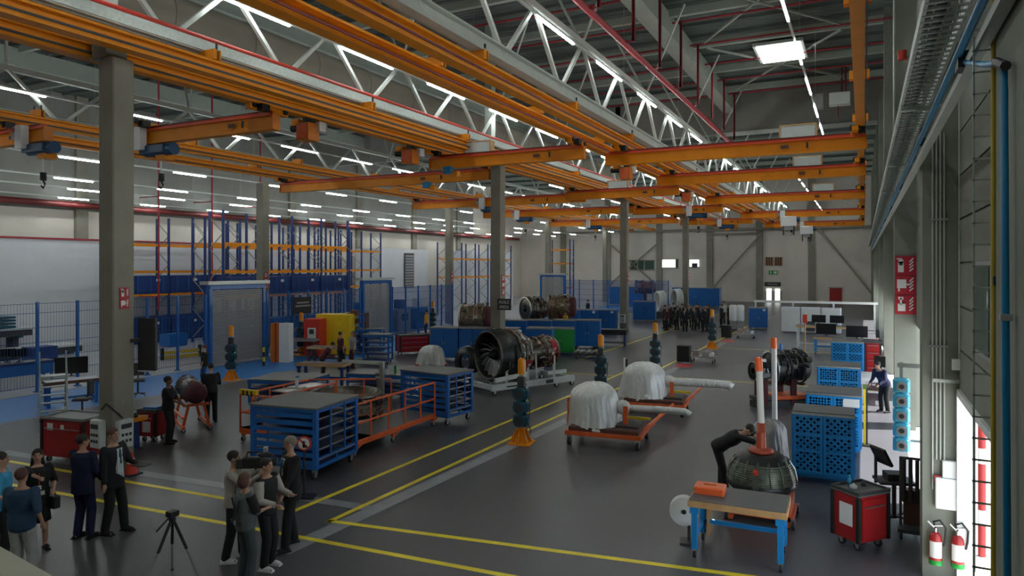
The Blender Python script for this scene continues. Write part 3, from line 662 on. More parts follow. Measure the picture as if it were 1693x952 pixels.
def perforated_cabinet(label, loc, rz, w, d, h, group=None, closed=True, k='blue_bright', note=False, holes='dark'):
    t = thing('perforated_cabinet', label, 'cabinet', loc, rz, group); z0 = .22
    put('body', MB().box((0, .02, (z0+h)/2), (w-.1, d-.14, h-z0-.06), 'cell_dark').box((0, 0, z0-.03), (w, d, .06), k).box((0, 0, .13), (w-.1, d-.1, .03), k), t)
    put('top_board', MB().box((0, 0, h+.02), (w+.03, d+.03, .05), 'dark_top').box((0, -d/2-.02, h), (w+.04, .02, .05), 'galv'), t)
    def lattice(W, Hh, nm, loc_, rz_):
        m_ = MB().box((0, 0, Hh/2), (.0001, .0001, .0001), k); m_ = MB(); b = .055
        m_.box((-W/2+b/2, 0, Hh/2), (b, .03, Hh), k).box((W/2-b/2, 0, Hh/2), (b, .03, Hh), k)
        for z in (b/2, Hh*.38, Hh*.66, Hh-b/2): m_.box((0, 0, z), (W-2*b, .03, b), k)
        fo = put(nm, m_, t, loc_, rz_); l = MB(); pitch = .135; a0, a1 = -W/2+b, W/2-b; c0, c1 = b, Hh-b
        n = int((W+Hh)/pitch)+2
        for i in range(n):
            cst = a0+c0+i*pitch   # x+z = cst
            p = (max(a0, cst-c1), ); x_a = max(a0, cst-c1); x_b = min(a1, cst-c0)
            if x_b-x_a > .03: l.bar((x_a, 0, cst-x_a), (x_b, 0, cst-x_b), .012, .03, k, up=(0, 1, 0)) if 0 else l.bar((x_a, 0, cst-x_a), (x_b, 0, cst-x_b), .046, .012, k, up=(0, 1, 0))
            e = a0-c1+i*pitch     # x-z = e
            x_a = max(a0, e+c0); x_b = min(a1, e+c1)
            if x_b-x_a > .03: l.bar((x_a, 0, x_a-e), (x_b, 0, x_b-e), .046, .012, k, up=(0, 1, 0))
        put('lattice', l, fo, kind='stuff')
    Hh = h-z0-.02
    for i in (-1, 1): lattice(w/2-.01, Hh, 'door', (i*w/4, -d/2-.015, z0), 0)
    lattice(d-.04, Hh, 'side_panel', (w/2+.015, 0, z0), PI/2); lattice(d-.04, Hh, 'side_panel', (-w/2-.015, 0, z0), PI/2)
    if note: put('label_sheet', MB().box((w*.33, -d/2-.04, h-.16), (w*.3, .01, .2), 'white'), t)
    caster_part(t, [(x, y) for x in (-w/2+.12, w/2-.12) for y in (-d/2+.12, d/2-.12)], .075)
    return t
def tool_chest(label, loc, rz, w=.95, d=.6, h=1.0, drawers=5, group=None, k='red', top='dark'):
    t = thing('tool_cabinet', label, 'cabinet', loc, rz, group); z0 = .16
    put('body', MB().box((0, 0, (z0+h)/2), (w, d, h-z0), k, ch=.02), t)
    put('corner_guard', MB().box((-w/2, -d/2, (z0+h)/2), (.06, .06, h-z0), 'black').box((w/2, -d/2, (z0+h)/2), (.06, .06, h-z0), 'black').box((-w/2, d/2, (z0+h)/2), (.06, .06, h-z0), 'black'), t, kind='stuff')
    put('top_tray', MB().box((0, 0, h+.02), (w+.06, d+.06, .04), 'dark_top').box((0, -d/2-.02, h+.05), (w+.06, .03, .05), top).box((0, d/2+.02, h+.05), (w+.06, .03, .05), top).box((-w/2-.02, 0, h+.05), (.03, d+.06, .05), top).box((w/2+.02, 0, h+.05), (.03, d+.06, .05), top), t)
    dh = (h-z0-.1)/drawers
    dr = MB().box((0, 0, 0), (w-.14, .02, dh-.02), k).mesh('drawer'); hn = MB().box((0, -.02, 0), (w-.2, .02, .02), 'steel').mesh('handle')
    for i in range(drawers):
        o = put('drawer', dr, t, (0, -d/2-.012, z0+.05+dh*(i+.5))); put('handle', hn, o, (0, 0, dh*.3))
    caster_part(t, [(x, y) for x in (-w/2+.1, w/2-.1) for y in (-d/2+.1, d/2-.1)], .07)
    return t
def hose_post(label, loc, rz=0.0, h=2.25):
    t = thing('hose_reel_post', label, 'hose reel post', loc, rz)
    b = MB().box((0, 0, .02), (.62, .62, .04), 'orange', ch=.015).tube((0, 0, .04), (0, 0, .42), .1, 'orange', n=12)
    for i in range(8):
        a = i*PI/4; b.bar((.1*math.cos(a), .1*math.sin(a), .36), (.26*math.cos(a), .26*math.sin(a), .05), .02, .09, 'orange')
    put('base', b, t); put('pole', MB().box((0, 0, 1.1), (.1, .1, 1.4), 'galv').box((0, 0, 1.62), (.18, .14, .28), 'dark').tube((.1, 0, 1.75), (.1, 0, 2.2), .02, 'white'), t)
    rl = MB().box((0, 0, 0), (.3, .12, .34), 'teal', ch=.04).tube((0, -.21, 0), (0, .06, 0), .17, 'teal', n=18).tube((0, -.23, 0), (0, -.2, 0), .12, 'dark', n=18).box((.17, -.08, .0), (.12, .14, .2), 'teal').mesh('reel')
    for i in range(3):
        for s in (0, 1): put('reel', rl, t, (0, 0, .62+.35*i), s*PI) if s == 0 or i < 3 else None
    put('lamp_tube', MB().tube((0, 0, h-.42), (0, 0, h-.03), .095, 'orange', n=14).tube((0, 0, h-.03), (0, 0, h), .06, 'orange', n=12), t)
    put('cable', MB().path([(.2, -.1, 1.3), (.28, -.12, 1.15), (.27, -.12, .8), (.2, -.1, .7)], .01, 'black').path([(.2, -.1, .62), (.32, -.15, .4), (.28, -.15, .15), (.18, -.12, .4)], .012, 'dark').box((.29, -.12, 1.2), (.03, .03, .12), 'cable_green'), t)
    return t
def wrapped(mb, c, rx, ry, h, k='wrap', n=130, seed=1, pleats=11, top=.55):
    "a dome under a draped plastic sheet with folds that open towards the hem"
    rnd = random.Random(seed); ph = [rnd.random()*6 for _ in range(4)]; rows = 24; vs = []; fs = []
    for j in range(rows+1):
        u = j/rows
        if u < .5: a = u/.5*PI/2; r = math.sin(a)**.8*.93; z = h*(top+(1-top)*math.cos(a))
        else: q = (u-.5)/.5; r = .93+.1*q; z = h*top*(1-q)
        for i in range(n):
            t = 2*PI*i/n; w_ = max(0, u-.25)*1.3
            f = 1+w_*(.05*abs(math.sin(pleats*1.7*t+ph[3]+.8*math.sin(5*u)))+.095*abs(math.sin(pleats*t/2+ph[0]+u*1.2))+.05*abs(math.sin((pleats+3)*t/2+ph[1]-u))+.09*math.sin(3*t+ph[2])-.06)+.035*math.sin(5*t+ph[3]+2*u)+.025*math.sin(2*t+ph[1])
            vs.append((c[0]+rx*r*f*math.cos(t), c[1]+ry*r*f*math.sin(t), c[2]+z+(.05*math.sin(4*t+ph[1])*h*w_ if u > .9 else .012*math.sin(7*t+9*u))))
    for j in range(rows):
        for i in range(n): a = j*n+i; b = j*n+(i+1) % n; fs.append((a, a+n, b+n, b))
    return mb.add(vs, fs, k, True)
def dress(mb, r, y0, y1, n, seed, ks, axis='Y', c=(0, 0, 0), rr=.02, bulge=None):
    "pipes, brackets and boxes that cover an engine case"
    rnd = random.Random(seed)
    for i in range(n):
        a = rnd.random()*2*PI; y = y0+(y1-y0)*rnd.random(); k = rnd.choice(ks); q = r*(1+.02+.1*rnd.random())*(bulge(y) if bulge else 1)
        P_ = lambda t, yy: (c[0]+q*math.cos(t), c[1]+yy, c[2]+q*math.sin(t)) if axis == 'Y' else (c[0]+q*math.cos(t), c[1]+q*math.sin(t), c[2]+yy)
        m_ = rnd.random()
        if m_ < .45:
            sp = .5+rnd.random()*1.4; mb.path([P_(a+sp*j/5, y+.02*math.sin(j*2)) for j in range(6)], rr*(.4+rnd.random()*.8), k, 5)
        elif m_ < .75:
            y2 = min(max(y+(rnd.random()-.5)*(y1-y0)*.8, y0), y1); mb.path([P_(a, y), P_(a+.08, (y+y2)/2), P_(a+.2*(rnd.random()-.5), y2)], rr*(.4+rnd.random()), k, 5)
        else:
            p = P_(a, y); sz = rr*(2+3*rnd.random()); R = Matrix.Rotation(-a, 3, 'Y') if axis == 'Y' else Matrix.Rotation(a, 3, 'Z'); mb.box(p, (sz*1.2, sz*1.6, sz*1.3), k, R=R)
    return mb
def fire_extinguisher(label, loc, rz=0):
    t = thing('fire_extinguisher', label, 'fire extinguisher', loc, rz)
    put('cylinder', MB().lathe([(0, 0), (.08, .0), (.085, .02), (.085, .36), (.075, .42), (.04, .46), (.0, .47)], 'red', 20), t)
    put('base_ring', MB().lathe([(.088, -.01), (.09, .0), (.09, .055), (.084, .06)], 'green', 20), t)
    put('label_sheet', MB().lathe([(.0875, .1), (.0875, .34)], 'white', 12, a0=PI*1.15, a1=PI*1.85), t)
    v = put('valve', MB().tube((0, 0, .46), (0, 0, .53), .025, 'steel').bar((-.02, -.02, .56), (.1, -.02, .58), .03, .015, 'steel'), t)
    put('lever', MB().bar((-.02, -.02, .54), (-.1, -.02, .62), .03, .015, 'white'), v)
    put('hose', MB().path([(0, 0, .53), (-.03, -.03, .62), (.05, -.04, .66), (.13, -.03, .55), (.12, -.03, .38), (.1, -.03, .28)], .015, 'black', 8), t)
    return t
def chair(label, loc, rz, k='dark'):
    t = thing('swivel_stool', label, 'chair', loc, rz)
    put('seat', MB().box((0, 0, .58), (.46, .44, .08), k, ch=.03), t); put('backrest', MB().box((0, -.24, .95), (.42, .06, .45), k, ch=.02).bar((0, -.1, .58), (0, -.25, .8), .05, .03, 'dark'), t)
    b = MB().tube((0, 0, .1), (0, 0, .55), .03, 'dark')
    for i in range(5): a = i*2*PI/5; b.bar((0, 0, .12), (.28*math.cos(a), .28*math.sin(a), .08), .04, .03, 'dark')
    put('base', b, t); caster_part(t, [(.27*math.cos(i*2*PI/5), .27*math.sin(i*2*PI/5)) for i in range(5)], .035)
    return t
def bench_table(label, loc, rz, w, d, h, legk='blue_bright', topk='wood', name='work_table', casters=True, surf='dark_top', group=None):
    t = thing(name, label, 'table', loc, rz, group); z0 = .14 if casters else 0
    put('table_top', MB().box((0, 0, h-.05), (w, d, .1), topk), t); put('mat', MB().box((0, 0, h+.004), (w-.04, d-.04, .008), surf), t)
    lg = MB().box((0, 0, (z0+h-.1)/2), (.09, .09, h-.1-z0), legk).box((0, 0, h-.16), (.14, .12, .1), legk).mesh('leg')
    for x in (-w/2+.1, w/2-.1):
        for y in (-d/2+.08, d/2-.08): put('leg', lg, t, (x, y, 0))
    put('stretcher', MB().box((0, d/2-.08, z0+.2), (w-.25, .05, .07), legk).box((-w/2+.1, 0, z0+.2), (.05, d-.2, .06), legk).box((w/2-.1, 0, z0+.2), (.05, d-.2, .06), legk), t)
    if casters: caster_part(t, [(x, y) for x in (-w/2+.1, w/2-.1) for y in (-d/2+.08, d/2-.08)], .065)
    return t
def monitor(label, loc, rz, w=.55, k='screen', cat='monitor', group=None):
    t = thing('monitor', label, cat, loc, rz, group)
    put('screen', MB().box((0, 0, .38), (w, .04, w*.58), k), t); put('stand', MB().box((0, .03, .12), (.05, .04, .24), 'dark').box((0, .03, .01), (.22, .16, .02), 'dark'), t)
    return t
# ---------------- signs and boxes on columns and piers ----------------
def fire_sign(label, loc, rz, s=1.0, n=3, group=None):
    t = thing('fire_point_sign', label, 'sign', loc, rz, group)
    for i in range(n):
        p = put('panel', MB().box((0, 0, -i*.58*s), (.54*s, .02, .565*s), 'sign_red'), t); z = -i*.58*s
        if i % 3 == 0: m_ = MB().box((-.12*s, -.015, z-.04*s), (.15*s, .01, .32*s), 'white').tube((-.12*s, -.012, z+.12*s), (-.12*s, -.02, z+.12*s), .075*s, 'white', n=12).box((-.16*s, -.015, z+.2*s), (.14*s, .01, .04*s), 'white').box((-.12*s, -.022, z+.03*s), (.09*s, .01, .04*s), 'black')
        elif i % 3 == 1: m_ = MB().box((-.1*s, -.015, z+.04*s), (.24*s, .01, .26*s), 'white').box((.05*s, -.015, z+.02*s), (.1*s, .01, .05*s), 'white').box((-.17*s, -.015, z-.14*s), (.05*s, .01, .1*s), 'white')
        else: m_ = MB().box((-.1*s, -.015, z-.08*s), (.2*s, .01, .22*s), 'white').box((-.12*s, -.015, z+.1*s), (.05*s, .01, .2*s), 'white').box((-.12*s, -.015, z+.19*s), (.13*s, .01, .08*s), 'white').tube((-.05*s, -.012, z+.06*s), (-.05*s, -.02, z+.06*s), .03*s, 'black')
        put('pictogram', m_, p, kind='stuff')
        f = MB()
        for q in range(4): f.bar((.10*s, -.015, z-.17*s+q*.09*s), (.2*s, -.015, z-.08*s+q*.1*s), .01, .035*s, 'white')
        put('flame_mark', f, p, kind='stuff')
    return t
fire_sign('large red fire point sign of three pictograms on the right wall pier', (1.08, 23.07, 4.72), 0, .97)
CN = ['first column from the camera', 'second column of the middle row', 'third column of the middle row', 'fourth column of the middle row']
for i, (x, y) in enumerate(cols):
    fire_sign('small red fire sign on the '+CN[i], (x+.275, y, 4.1 if i == 0 else 4.15), PI/2, .42 if i == 0 else .55, 2 if i == 0 else 3)
for i, y in enumerate((29.2, 49.2, 69.4)):
    fire_sign('small red fire sign on the '+['first', 'second', 'third'][i]+' visible column of the left row', (-30.4+.275, y, 4.2), PI/2, .55, 3)
t = thing('area_sign', 'dark board lettered AGILE AREA sticking out from the second middle column', 'sign', (-14.72, 28.6, 2.95))
put('board', MB().box((0, 0, 0), (.7, .04, .52), 'dark').box((-.3, .05, 0), (.3, .04, .04), 'galv'), t)
lettering('AGILE', .2, 'white', t, (0, -.03, .1)); lettering('AREA', .2, 'white', t, (0, -.03, -.12))
t = thing('upright_screen', 'tall black upright screen panel mounted beside the first concrete column', 'screen', (-14.78, 10.72, 2.9), .18)
put('panel', MB().box((0, 0, 0), (.5, .08, 1.2), 'dark', ch=.01), t); put('bottom_rim', MB().box((0, 0, -.62), (.5, .07, .03), 'white'), t); put('arm', MB().box((-.21, -.14, .1), (.08, .3, .08), 'dark'), t)
def socket_box(label, loc, rz):
    t = thing('socket_box', label, 'electrical box', loc, rz)
    put('housing', MB().box((0, 0, 0), (.36, .16, .62), 'white_paint', ch=.02), t); put('window', MB().box((0, -.085, .17), (.24, .02, .1), 'dark'), t)
    s = MB().box((0, 0, 0), (.05, .02, .06), 'dark').mesh('socket')
    for i in range(3):
        for j in range(2): put('socket', s, t, (-.09+.09*i, -.085, -.02-.14*j))
socket_box('grey white socket box on the near left face of the first column', (-15.35, 9.91, .95), 0)
socket_box('grey white socket box on the right face of the first column', (-14.86, 10.2, .95), PI/2)
t = thing('cable_bundle', 'short cable loops over the socket boxes of the first column', 'cable', (-14.9, 9.95, 1.4))
put('cable', MB().path([(-.3, -.05, .1), (-.1, -.08, .25), (.06, -.05, .15), (.08, .1, 0), (.05, .2, -.1)], .02, 'rubber').path([(-.02, -.04, .3), (.1, 0, .2), (.12, .2, .28)], .015, 'grey'), t)
for i, (x, y) in enumerate(cols[1:3]): socket_box('small white socket box low on the '+CN[i+1], (x, y-.35, 1.0), 0)
t = thing('wall_box', 'plain white square box, lower of two beside the side door', 'electrical box', (1.14, 12.24, 1.32)); put('door', MB().box((0, 0, 0), (.36, .1, .46), 'white', ch=.01), t)
t = thing('wall_box', 'small white upright box, upper of two beside the side door', 'electrical box', (1.16, 12.25, 1.68)); put('door', MB().box((0, 0, 0), (.22, .08, .25), 'white', ch=.01), t)
t = thing('alarm_button', 'small red alarm button on the pier above the left extinguisher', 'alarm button', (.99, 12.26, 1.52)); put('housing', MB().box((0, 0, 0), (.1, .06, .1), 'red'), t); put('plate', MB().box((0, -.035, 0), (.06, .01, .06), 'white'), t)
fire_extinguisher('left of two red fire extinguishers on the right pier, under the conduits', (.96, 12.17, .28))
fire_extinguisher('right of two red fire extinguishers on the right pier, nearer the open side door', (1.24, 12.17, .28))
# ---------------- pallet racks ----------------
def rack(label, x, y0, bays, beams, h=7.7, bw=2.7, d=1.1, boards=None, along='Y'):
    t = thing('pallet_rack', label, 'rack', (x, y0, 0), 0 if along == 'Y' else -PI/2)
    up = MB().box((0, 0, h/2), (.1, .12, h), 'blue_dark').box((0, 0, .02), (.18, .2, .04), 'blue').mesh('upright')
    br = MB(); z = .3; s = 1
    while z < h-1.0: br.bar((-d/2*s, 0, z), (d/2*s, 0, z+.9), .035, .05, 'grey'); z += .9; s = -s
    br = br.mesh('bracing'); bm = MB().box((0, bw/2, 0), (.05, bw-.1, .14), 'orange').mesh('beam')
    for i in range(bays+1):
        for sx in (-1, 1): put('upright', up, t, (sx*d/2, i*bw, 0))
        put('bracing', br, t, (0, i*bw, 0))
        if i < bays:
            for z in beams:
                for sx in (-1, 1): put('beam', bm, t, (sx*d/2, i*bw, z))
            for z in (boards or []): put('shelf', MB().box((0, i*bw+bw/2, z), (d, bw-.1, .04), 'grey'), t)
    return t
rack('long pallet rack with two orange beam levels against the white left room', -39.5, 27, 9, (2.95, 4.35, 6.0), boards=(2.98,))
rack('middle pallet rack between the near one and the long one, its beams bare', -36.6, 30, 5, (4.4, 6.05), 7.7)
rack('nearer pallet rack behind the fence and first shutter door', -33.2, 28.4, 4, (2.9, 4.35, 6.0), 7.9, boards=(2.95,))
rack('pallet rack far beyond the second shutter, with pale beams', -36, 57, 5, (3.6, 5.4), 7.0)
rack('small distant rack tower in front of the far wall, left bay', -33, 76, 1, (2.2, 5.0, 6.6), 7.8, along='X', boards=(2.25, 5.05))
def cover(label, x, y, z, w_, L, h, k='blue_dark', name='storage_box', cat='box', slats=3):
    t = thing(name, label, cat, (x, y, z)); put('body', MB().box((0, 0, h/2), (w_, L, h), k, ch=.02), t)
    for i in range(slats): put('lid_rib', MB().box((w_/2+.01, -L/2+L*(i+.5)/slats, h/2), (.03, .08, h*.96), 'blue_fence'), t)
    put('label_plate', MB().box((w_/2+.02, L*.2, h*.75), (.02, .25, .16), 'white'), t)
    return t
for i, y in enumerate((29.8, 32.5, 35.2, 37.9)): cover('dark blue crate on the middle shelf of the nearer rack, '+['nearest', 'second nearest', 'third', 'farthest'][i]+' of the row', -33.2, y, 2.97, 1.0, 2.5, 1.1)
for i in range(6): cover('dark blue crate high on the long rack beside the white room, '+['first', 'second', 'third', 'fourth', 'fifth', 'sixth'][i]+' from the camera', -39.4, 28.4+2.7*i, 3.02, 1.0, 2.55, 1.1)
for i, y in enumerate((28.4, 31.1, 33.8, 36.5)): cover('dark blue crate on the floor of the long rack, '+['nearest', 'second nearest', 'third', 'farthest'][i]+' of the row', -39.4, y, 0, 1.0, 2.4, 1.6)
for i, y in enumerate((30, 33, 36)): cover('big blue crate standing on the floor under the nearer rack, '+['near', 'middle', 'far'][i]+' one', -33.2, y, 0, 1.05, 2.3, 1.5, 'blue')
# ---------------- fence with shutter doors ----------------
XF = -27.6
fpost = MB().box((0, 0, 1.68), (.1, .1, 3.36), 'blue', ch=.01).box((0, 0, .02), (.2, .2, .04), 'blue').mesh('post')
fp = MB(); BW = 1.5
for i in range(27): fp.box((0, .05+i*.054, 1.75), (.008, .017, 3.1), 'blue_fence')
for z in (.22, .75, 1.3, 1.85, 2.4, 2.95, 3.3): fp.box((.006, BW/2, z), (.012, BW, .022), 'blue_fence')
fp = fp.mesh('mesh_panel'); ft = MB()
for i in range(14): ft.box((0, .05+i*.107, 1.75), (.005, .007, 3.1), 'blue_fence')
for z in (.22, .75, 1.3, 1.85, 2.4, 2.95, 3.3): ft.box((.006, BW/2, z), (.01, BW, .018), 'blue_fence')
ft = ft.mesh('mesh_panel')
def fence(label, y0, n):
    t = thing('mesh_fence', label, 'fence', (XF, y0, 0))
    for i in range(n+1):
        put('post', fpost, t, (0, i*BW, 0))
        if i < n: put('mesh_panel', fp if y0 > 20 or y0 == 0 else ft, t, (0, i*BW, 0), kind='stuff')
    return t
fence('blue mesh fence left of the first shutter door, behind the first column', 11.0, 8)
fence('blue mesh fence between the two shutter doors', 26.8, 5)
fence('blue mesh fence from the second shutter to its end post', 37.6, 5)
f4 = fence('blue mesh fence crossing the far left bay', 0, 7); f4.location = (-27, 66, 0); f4.rotation_euler = (0, 0, -PI/2)
def shutter(label, y0, y1, h=3.8):
    L = y1-y0; t = thing('shutter_door', label, 'door', (XF, (y0+y1)/2, 0))
    put('frame', MB().box((0, -L/2, h/2), (.26, .17, h), 'blue').box((0, L/2, h/2), (.26, .17, h), 'blue').box((0, 0, h-.1), (.3, L+.1, .2), 'blue'), t)
    put('roller_box', MB().box((-.05, 0, h+.1), (.6, L+.5, .16), 'galv'), t)
    s = MB().box((0, 0, 0), (.05, L-.2, .095), 'shutter').box((.03, 0, -.03), (.02, L-.2, .02), 'shutter').mesh('slat')
    for i in range(int((h-.2)/.11)): put('slat', s, t, (.04, 0, .1+i*.11))
    return t
shutter('first grey roller shutter in a blue frame, standing behind the hose post', 23.2, 26.5)
shutter('second grey roller shutter in a blue frame, nearer the middle columns', 34.5, 37.3)
s3 = shutter('small far grey shutter in a blue frame at the cross fence', 0, 2.6); s3.location = (-28.4, 66, 0); s3.rotation_euler = (0, 0, -PI/2)
t = thing('bollard', 'short black and yellow bollard at the foot of the first shutter', 'bollard', (*G(436, 605), 0))
for i in range(4): put('band', MB().tube((0, 0, i*.22), (0, 0, i*.22+.22), .06, 'yellow' if i % 2 else 'black', n=10), t)
t = thing('safety_barrier', 'low yellow safety barrier with black ends behind the blue fence', 'barrier', (*G(300, 592), 0), PI/2-.15)
put('rail', MB().box((0, 0, .35), (1.9, .1, .16), 'yellow').box((0, 0, .12), (1.9, .1, .16), 'yellow'), t)
for s in (-1, 1): put('post', MB().box((s*1.0, 0, .3), (.12, .16, .6), 'black'), t)
# desk and equipment behind the fence, far left
t = bench_table('long blue desk with undershelf behind the fence at the left edge', G(25, 632), PI/2-.1, 2.6, .8, .8, 'blue', 'blue_dark', 'desk', surf='dark_top')
put('front_panel', MB().box((0, -.38, .5), (2.5, .03, .45), 'blue'), t)
a = G(32, 632); monitor('dark monitor in the middle of the blue desk behind the fence', (a[0], a[1], .82), PI/2-.4)
a = G(12, 632); monitor('dark monitor at the left end of the blue desk behind the fence', (a[0], a[1], .82), PI/2-.4)
for lab, x, y, zz in (('grey white stacked steel sheets on a dark stand beside the white room', -39.6, 19.5, 1.0), ('low grey machine bed on the floor beside the white room', -38.6, 21.5, 0)):
    t = thing('steel_rack', lab, 'machine', (x, y, zz))
    put('base', MB().box((0, 0, .25), (1.4, 4.2, .3), 'dark').box((0, -1.6, .05), (1.2, .2, .1), 'teal').box((0, 1.6, .05), (1.2, .2, .1), 'teal'), t)
    put('bed', MB().box((0, 0, .47), (1.5, 4.4, .1), 'white_paint'), t)
    if zz:
        put('stand', MB().box((0, -1.5, -.5), (.6, .3, 1), 'dark').box((0, 1.5, -.5), (.6, .3, 1), 'dark'), t)
        for i in range(4): put('sheet', MB().box((.1, 0, .6+i*.16), (1.2, 2.6, .1), 'teal'), t)
# rolling steps
t = thing('rolling_steps', 'aluminium rolling step ladder standing before the blue floor strip', 'ladder', (*G(88, 688), 0), PI/2-.5)
fr = MB()
for s in (-1, 1):
    fr.bar((s*.35, -.9, .1), (s*.35, .35, 1.2), .05, .05, 'galv').bar((s*.35, .35, 1.2), (s*.35, .9, .1), .05, .05, 'galv').bar((s*.35, -.9, .12), (s*.35, .9, .12), .05, .05, 'galv').bar((s*.35, .3, 1.2), (s*.35, .3, 2.0), .04, .04, 'galv').bar((s*.35, -.5, 1.2), (s*.35, .3, 2.0), .04, .04, 'galv').bar((s*.35, -.5, 1.2), (s*.35, -.7, .3), .03, .03, 'galv')
put('frame', fr, t)
for i in range(5): put('tread', MB().box((0, -.75+i*.24, .3+i*.21), (.66, .2, .03), 'galv'), t)
put('platform', MB().box((0, .4, 1.22), (.7, .5, .04), 'galv'), t); caster_part(t, [(-.35, -.9), (.35, -.9), (-.35, .9), (.35, .9)], .06)
# table with screen and chair by the column
t = bench_table('light table with brown edge left of the first column', G(118, 668), PI/2-.35, 1.6, .7, .85, 'blue', 'hair_brown', casters=False, surf='wall_white')
a = G(118, 663); monitor('wide black screen on the light table left of the first column', (a[0], a[1], .87), PI/2-.6, 1.0)
chair('dark chair between the light table and the first column', G(136, 690), 2.2)
chair('dark swivel chair with red trim right of the first column', G(228, 655), -2.2)
t = thing('parts_tray', 'orange tray of parts lying behind the red tool cabinet', 'tray', (-16.9, 11.7, .0)); put('tray', MB().box((0, 0, .8), (.8, .5, .1), 'orange').box((0, 0, .4), (.5, .3, .75), 'blue_dark').box((0, 0, .02), (.6, .4, .04), 'dark'), t); put('parts', MB().ball((.1, .05, .9), .09, 'white').ball((-.15, 0, .9), .08, 'copper').ball((.3, 0, .9), .07, 'dark'), t, kind='stuff')
# ---------------- left red cabinets, cone ----------------
def sticker(t, x, z, w_, h, y=-.4, k='white'): put('sticker', MB().box((x, y, z), (w_, .01, h), k), t)
t = tool_chest('large red tool cabinet with dark top left of the first column', (-17.1, 10.5), .18, 1.25, .75, 1.03, 1, top='grey'); sticker(t, -.35, .87, .17, .17); sticker(t, .02, .87, .1, .12)
t = tool_chest('small red tool cart behind the mechanic with yellow gloves', (-17.15, 12.62), .25, .52, .5, .8, 1); sticker(t, 0, .42, .24, .28, -.28); sticker(t, -.02, .7, .14, .08, -.28)
t = thing('tool_tray', 'small blue tray lying on the small red tool cart', 'tray', (-17.15, 12.62, .86), .3); put('tray', MB().box((0, 0, .03), (.4, .3, .06), 'blue'), t)
t = thing('traffic_cone', 'red cone with white band on the floor behind the man with the tablet', 'cone', (-14.76, 10.3, 0))
put('base', MB().box((0, 0, .02), (.34, .34, .04), 'black'), t); put('cone', MB().lathe([(.14, .03), (.09, .25), (.085, .27), (.06, .4), (.05, .42), (.03, .5), (.0, .5)], 'festoon_red', 16), t); put('band', MB().lathe([(.088, .27), (.064, .38)], 'white', 16), t)
# engine module on an orange trolley with two mechanics
t = thing('engine_module', 'long dark engine module with red rear cover on an orange wheeled stand', 'engine', (*G(318, 706), 0), -.5)
st = MB()
for x in (-.75, .55): st.bar((x, -.35, .1), (x, -.2, .75), .07, .07, 'orange_red').bar((x, .35, .1), (x, .2, .75), .07, .07, 'orange_red').bar((x, -.35, .75), (x, .35, .75), .07, .07, 'orange_red')
st.bar((-.85, -.35, .14), (.7, -.35, .14), .08, .08, 'orange_red').bar((-.85, .35, .14), (.7, .35, .14), .08, .08, 'orange_red').bar((-.85, -.35, .4), (.6, -.35, .4), .05, .05, 'orange_red')
put('stand', st, t); b = MB().lathe([(.0, -1.2), (.25, -1.2), (.3, -.9), (.27, -.5), (.33, -.1), (.28, .3)], 'engine_dark', 22, c=(0, 0, 1.08), axis='X')
put('case', b, t); put('cover', MB().lathe([(.3, .3), (.3, .6), (.2, .95), (0, 1.0)], 'maroon', 20, c=(0, 0, 1.08), axis='X'), t); g = MB(); g.X = Matrix.Rotation(PI/2, 4, 'Z') if 0 else Matrix.Rotation(-PI/2, 4, 'Z')
dress(g, .3, -1.1, .3, 46, 5, ['engine_dark', 'copper', 'dark', 'titan'], c=(0, 0, 1.08), rr=.014); put('pipework', g, t, kind='stuff'); caster_part(t, [(x, y) for x in (-.8, .65) for y in (-.35, .35)], .06)
t = tool_chest('red and black roll cabinet beyond the second shutter', G(682, 585), .9, 1.6, .8, 1.0, 3)
# flat topped trolleys behind the platform
def flat_cart(label, loc, rz, w, d, h, n=3):
    t = thing('flat_cart', label, 'trolley', loc, rz); fr = MB()
    for x in (-w/2+.04, w/2-.04):
        for y in (-d/2+.04, d/2-.04): fr.box((x, y, h/2+.05), (.07, .07, h-.15), 'blue')
    for z in [.2+i*(h-.3)/n for i in range(n)]: fr.box((0, 0, z), (w-.1, d-.1, .05), 'blue_dark')
    put('frame', fr, t); put('top_board', MB().box((0, 0, h), (w, d, .05), 'dark_top'), t); put('rim', MB().box((0, -d/2, h-.06), (w, .03, .1), 'blue').box((w/2, 0, h-.06), (.03, d, .1), 'blue').box((-w/2, 0, h-.06), (.03, d, .1), 'blue'), t)
    caster_part(t, [(x, y) for x in (-w/2+.1, w/2-.1) for y in (-d/2+.1, d/2-.1)], .07); return t
flat_cart('wide blue cart with dark board top behind the left end of the orange platform', (-17.6, 18.1), .25, 2.1, 1.7, .9)
flat_cart('blue cart behind the round case, with a white green note', (-15.6, 20.6), .2, 2.2, 1.2, .85)
flat_cart('tall blue shelf cart under the second shutter door', G(625, 600), .4, 1.3, .9, 1.4, 4)
flat_cart('blue slim cart left of the shelf cart under the second shutter', G(612, 585), .4, 1.4, .8, 1.35, 5)
t = thing('info_card', 'white and green card standing on the blue cart behind the round case', 'card', (-14.9, 20.3, .88), .6); put('card', MB().box((0, 0, .16), (.28, .03, .32), 'white').box((.1, -.02, .16), (.08, .02, .3), 'green'), t)
t = bench_table('dark low bench with orange wood edge behind the orange platform', G(535, 640), .25, 2.0, .7, .95, 'blue_dark', 'wood', surf='hair_brown')
t = thing('spray_bottle', 'pale green spray bottle on a white cloth on the platform rail table', 'bottle', (-14.6, 15.3, 1.24)); put('bottle', MB().lathe([(0, 0), (.05, 0), (.05, .15), (.02, .2), (.02, .26), (0, .26)], 'white_paint', 12).box((0, .02, .27), (.03, .1, .04), 'blue'), t)
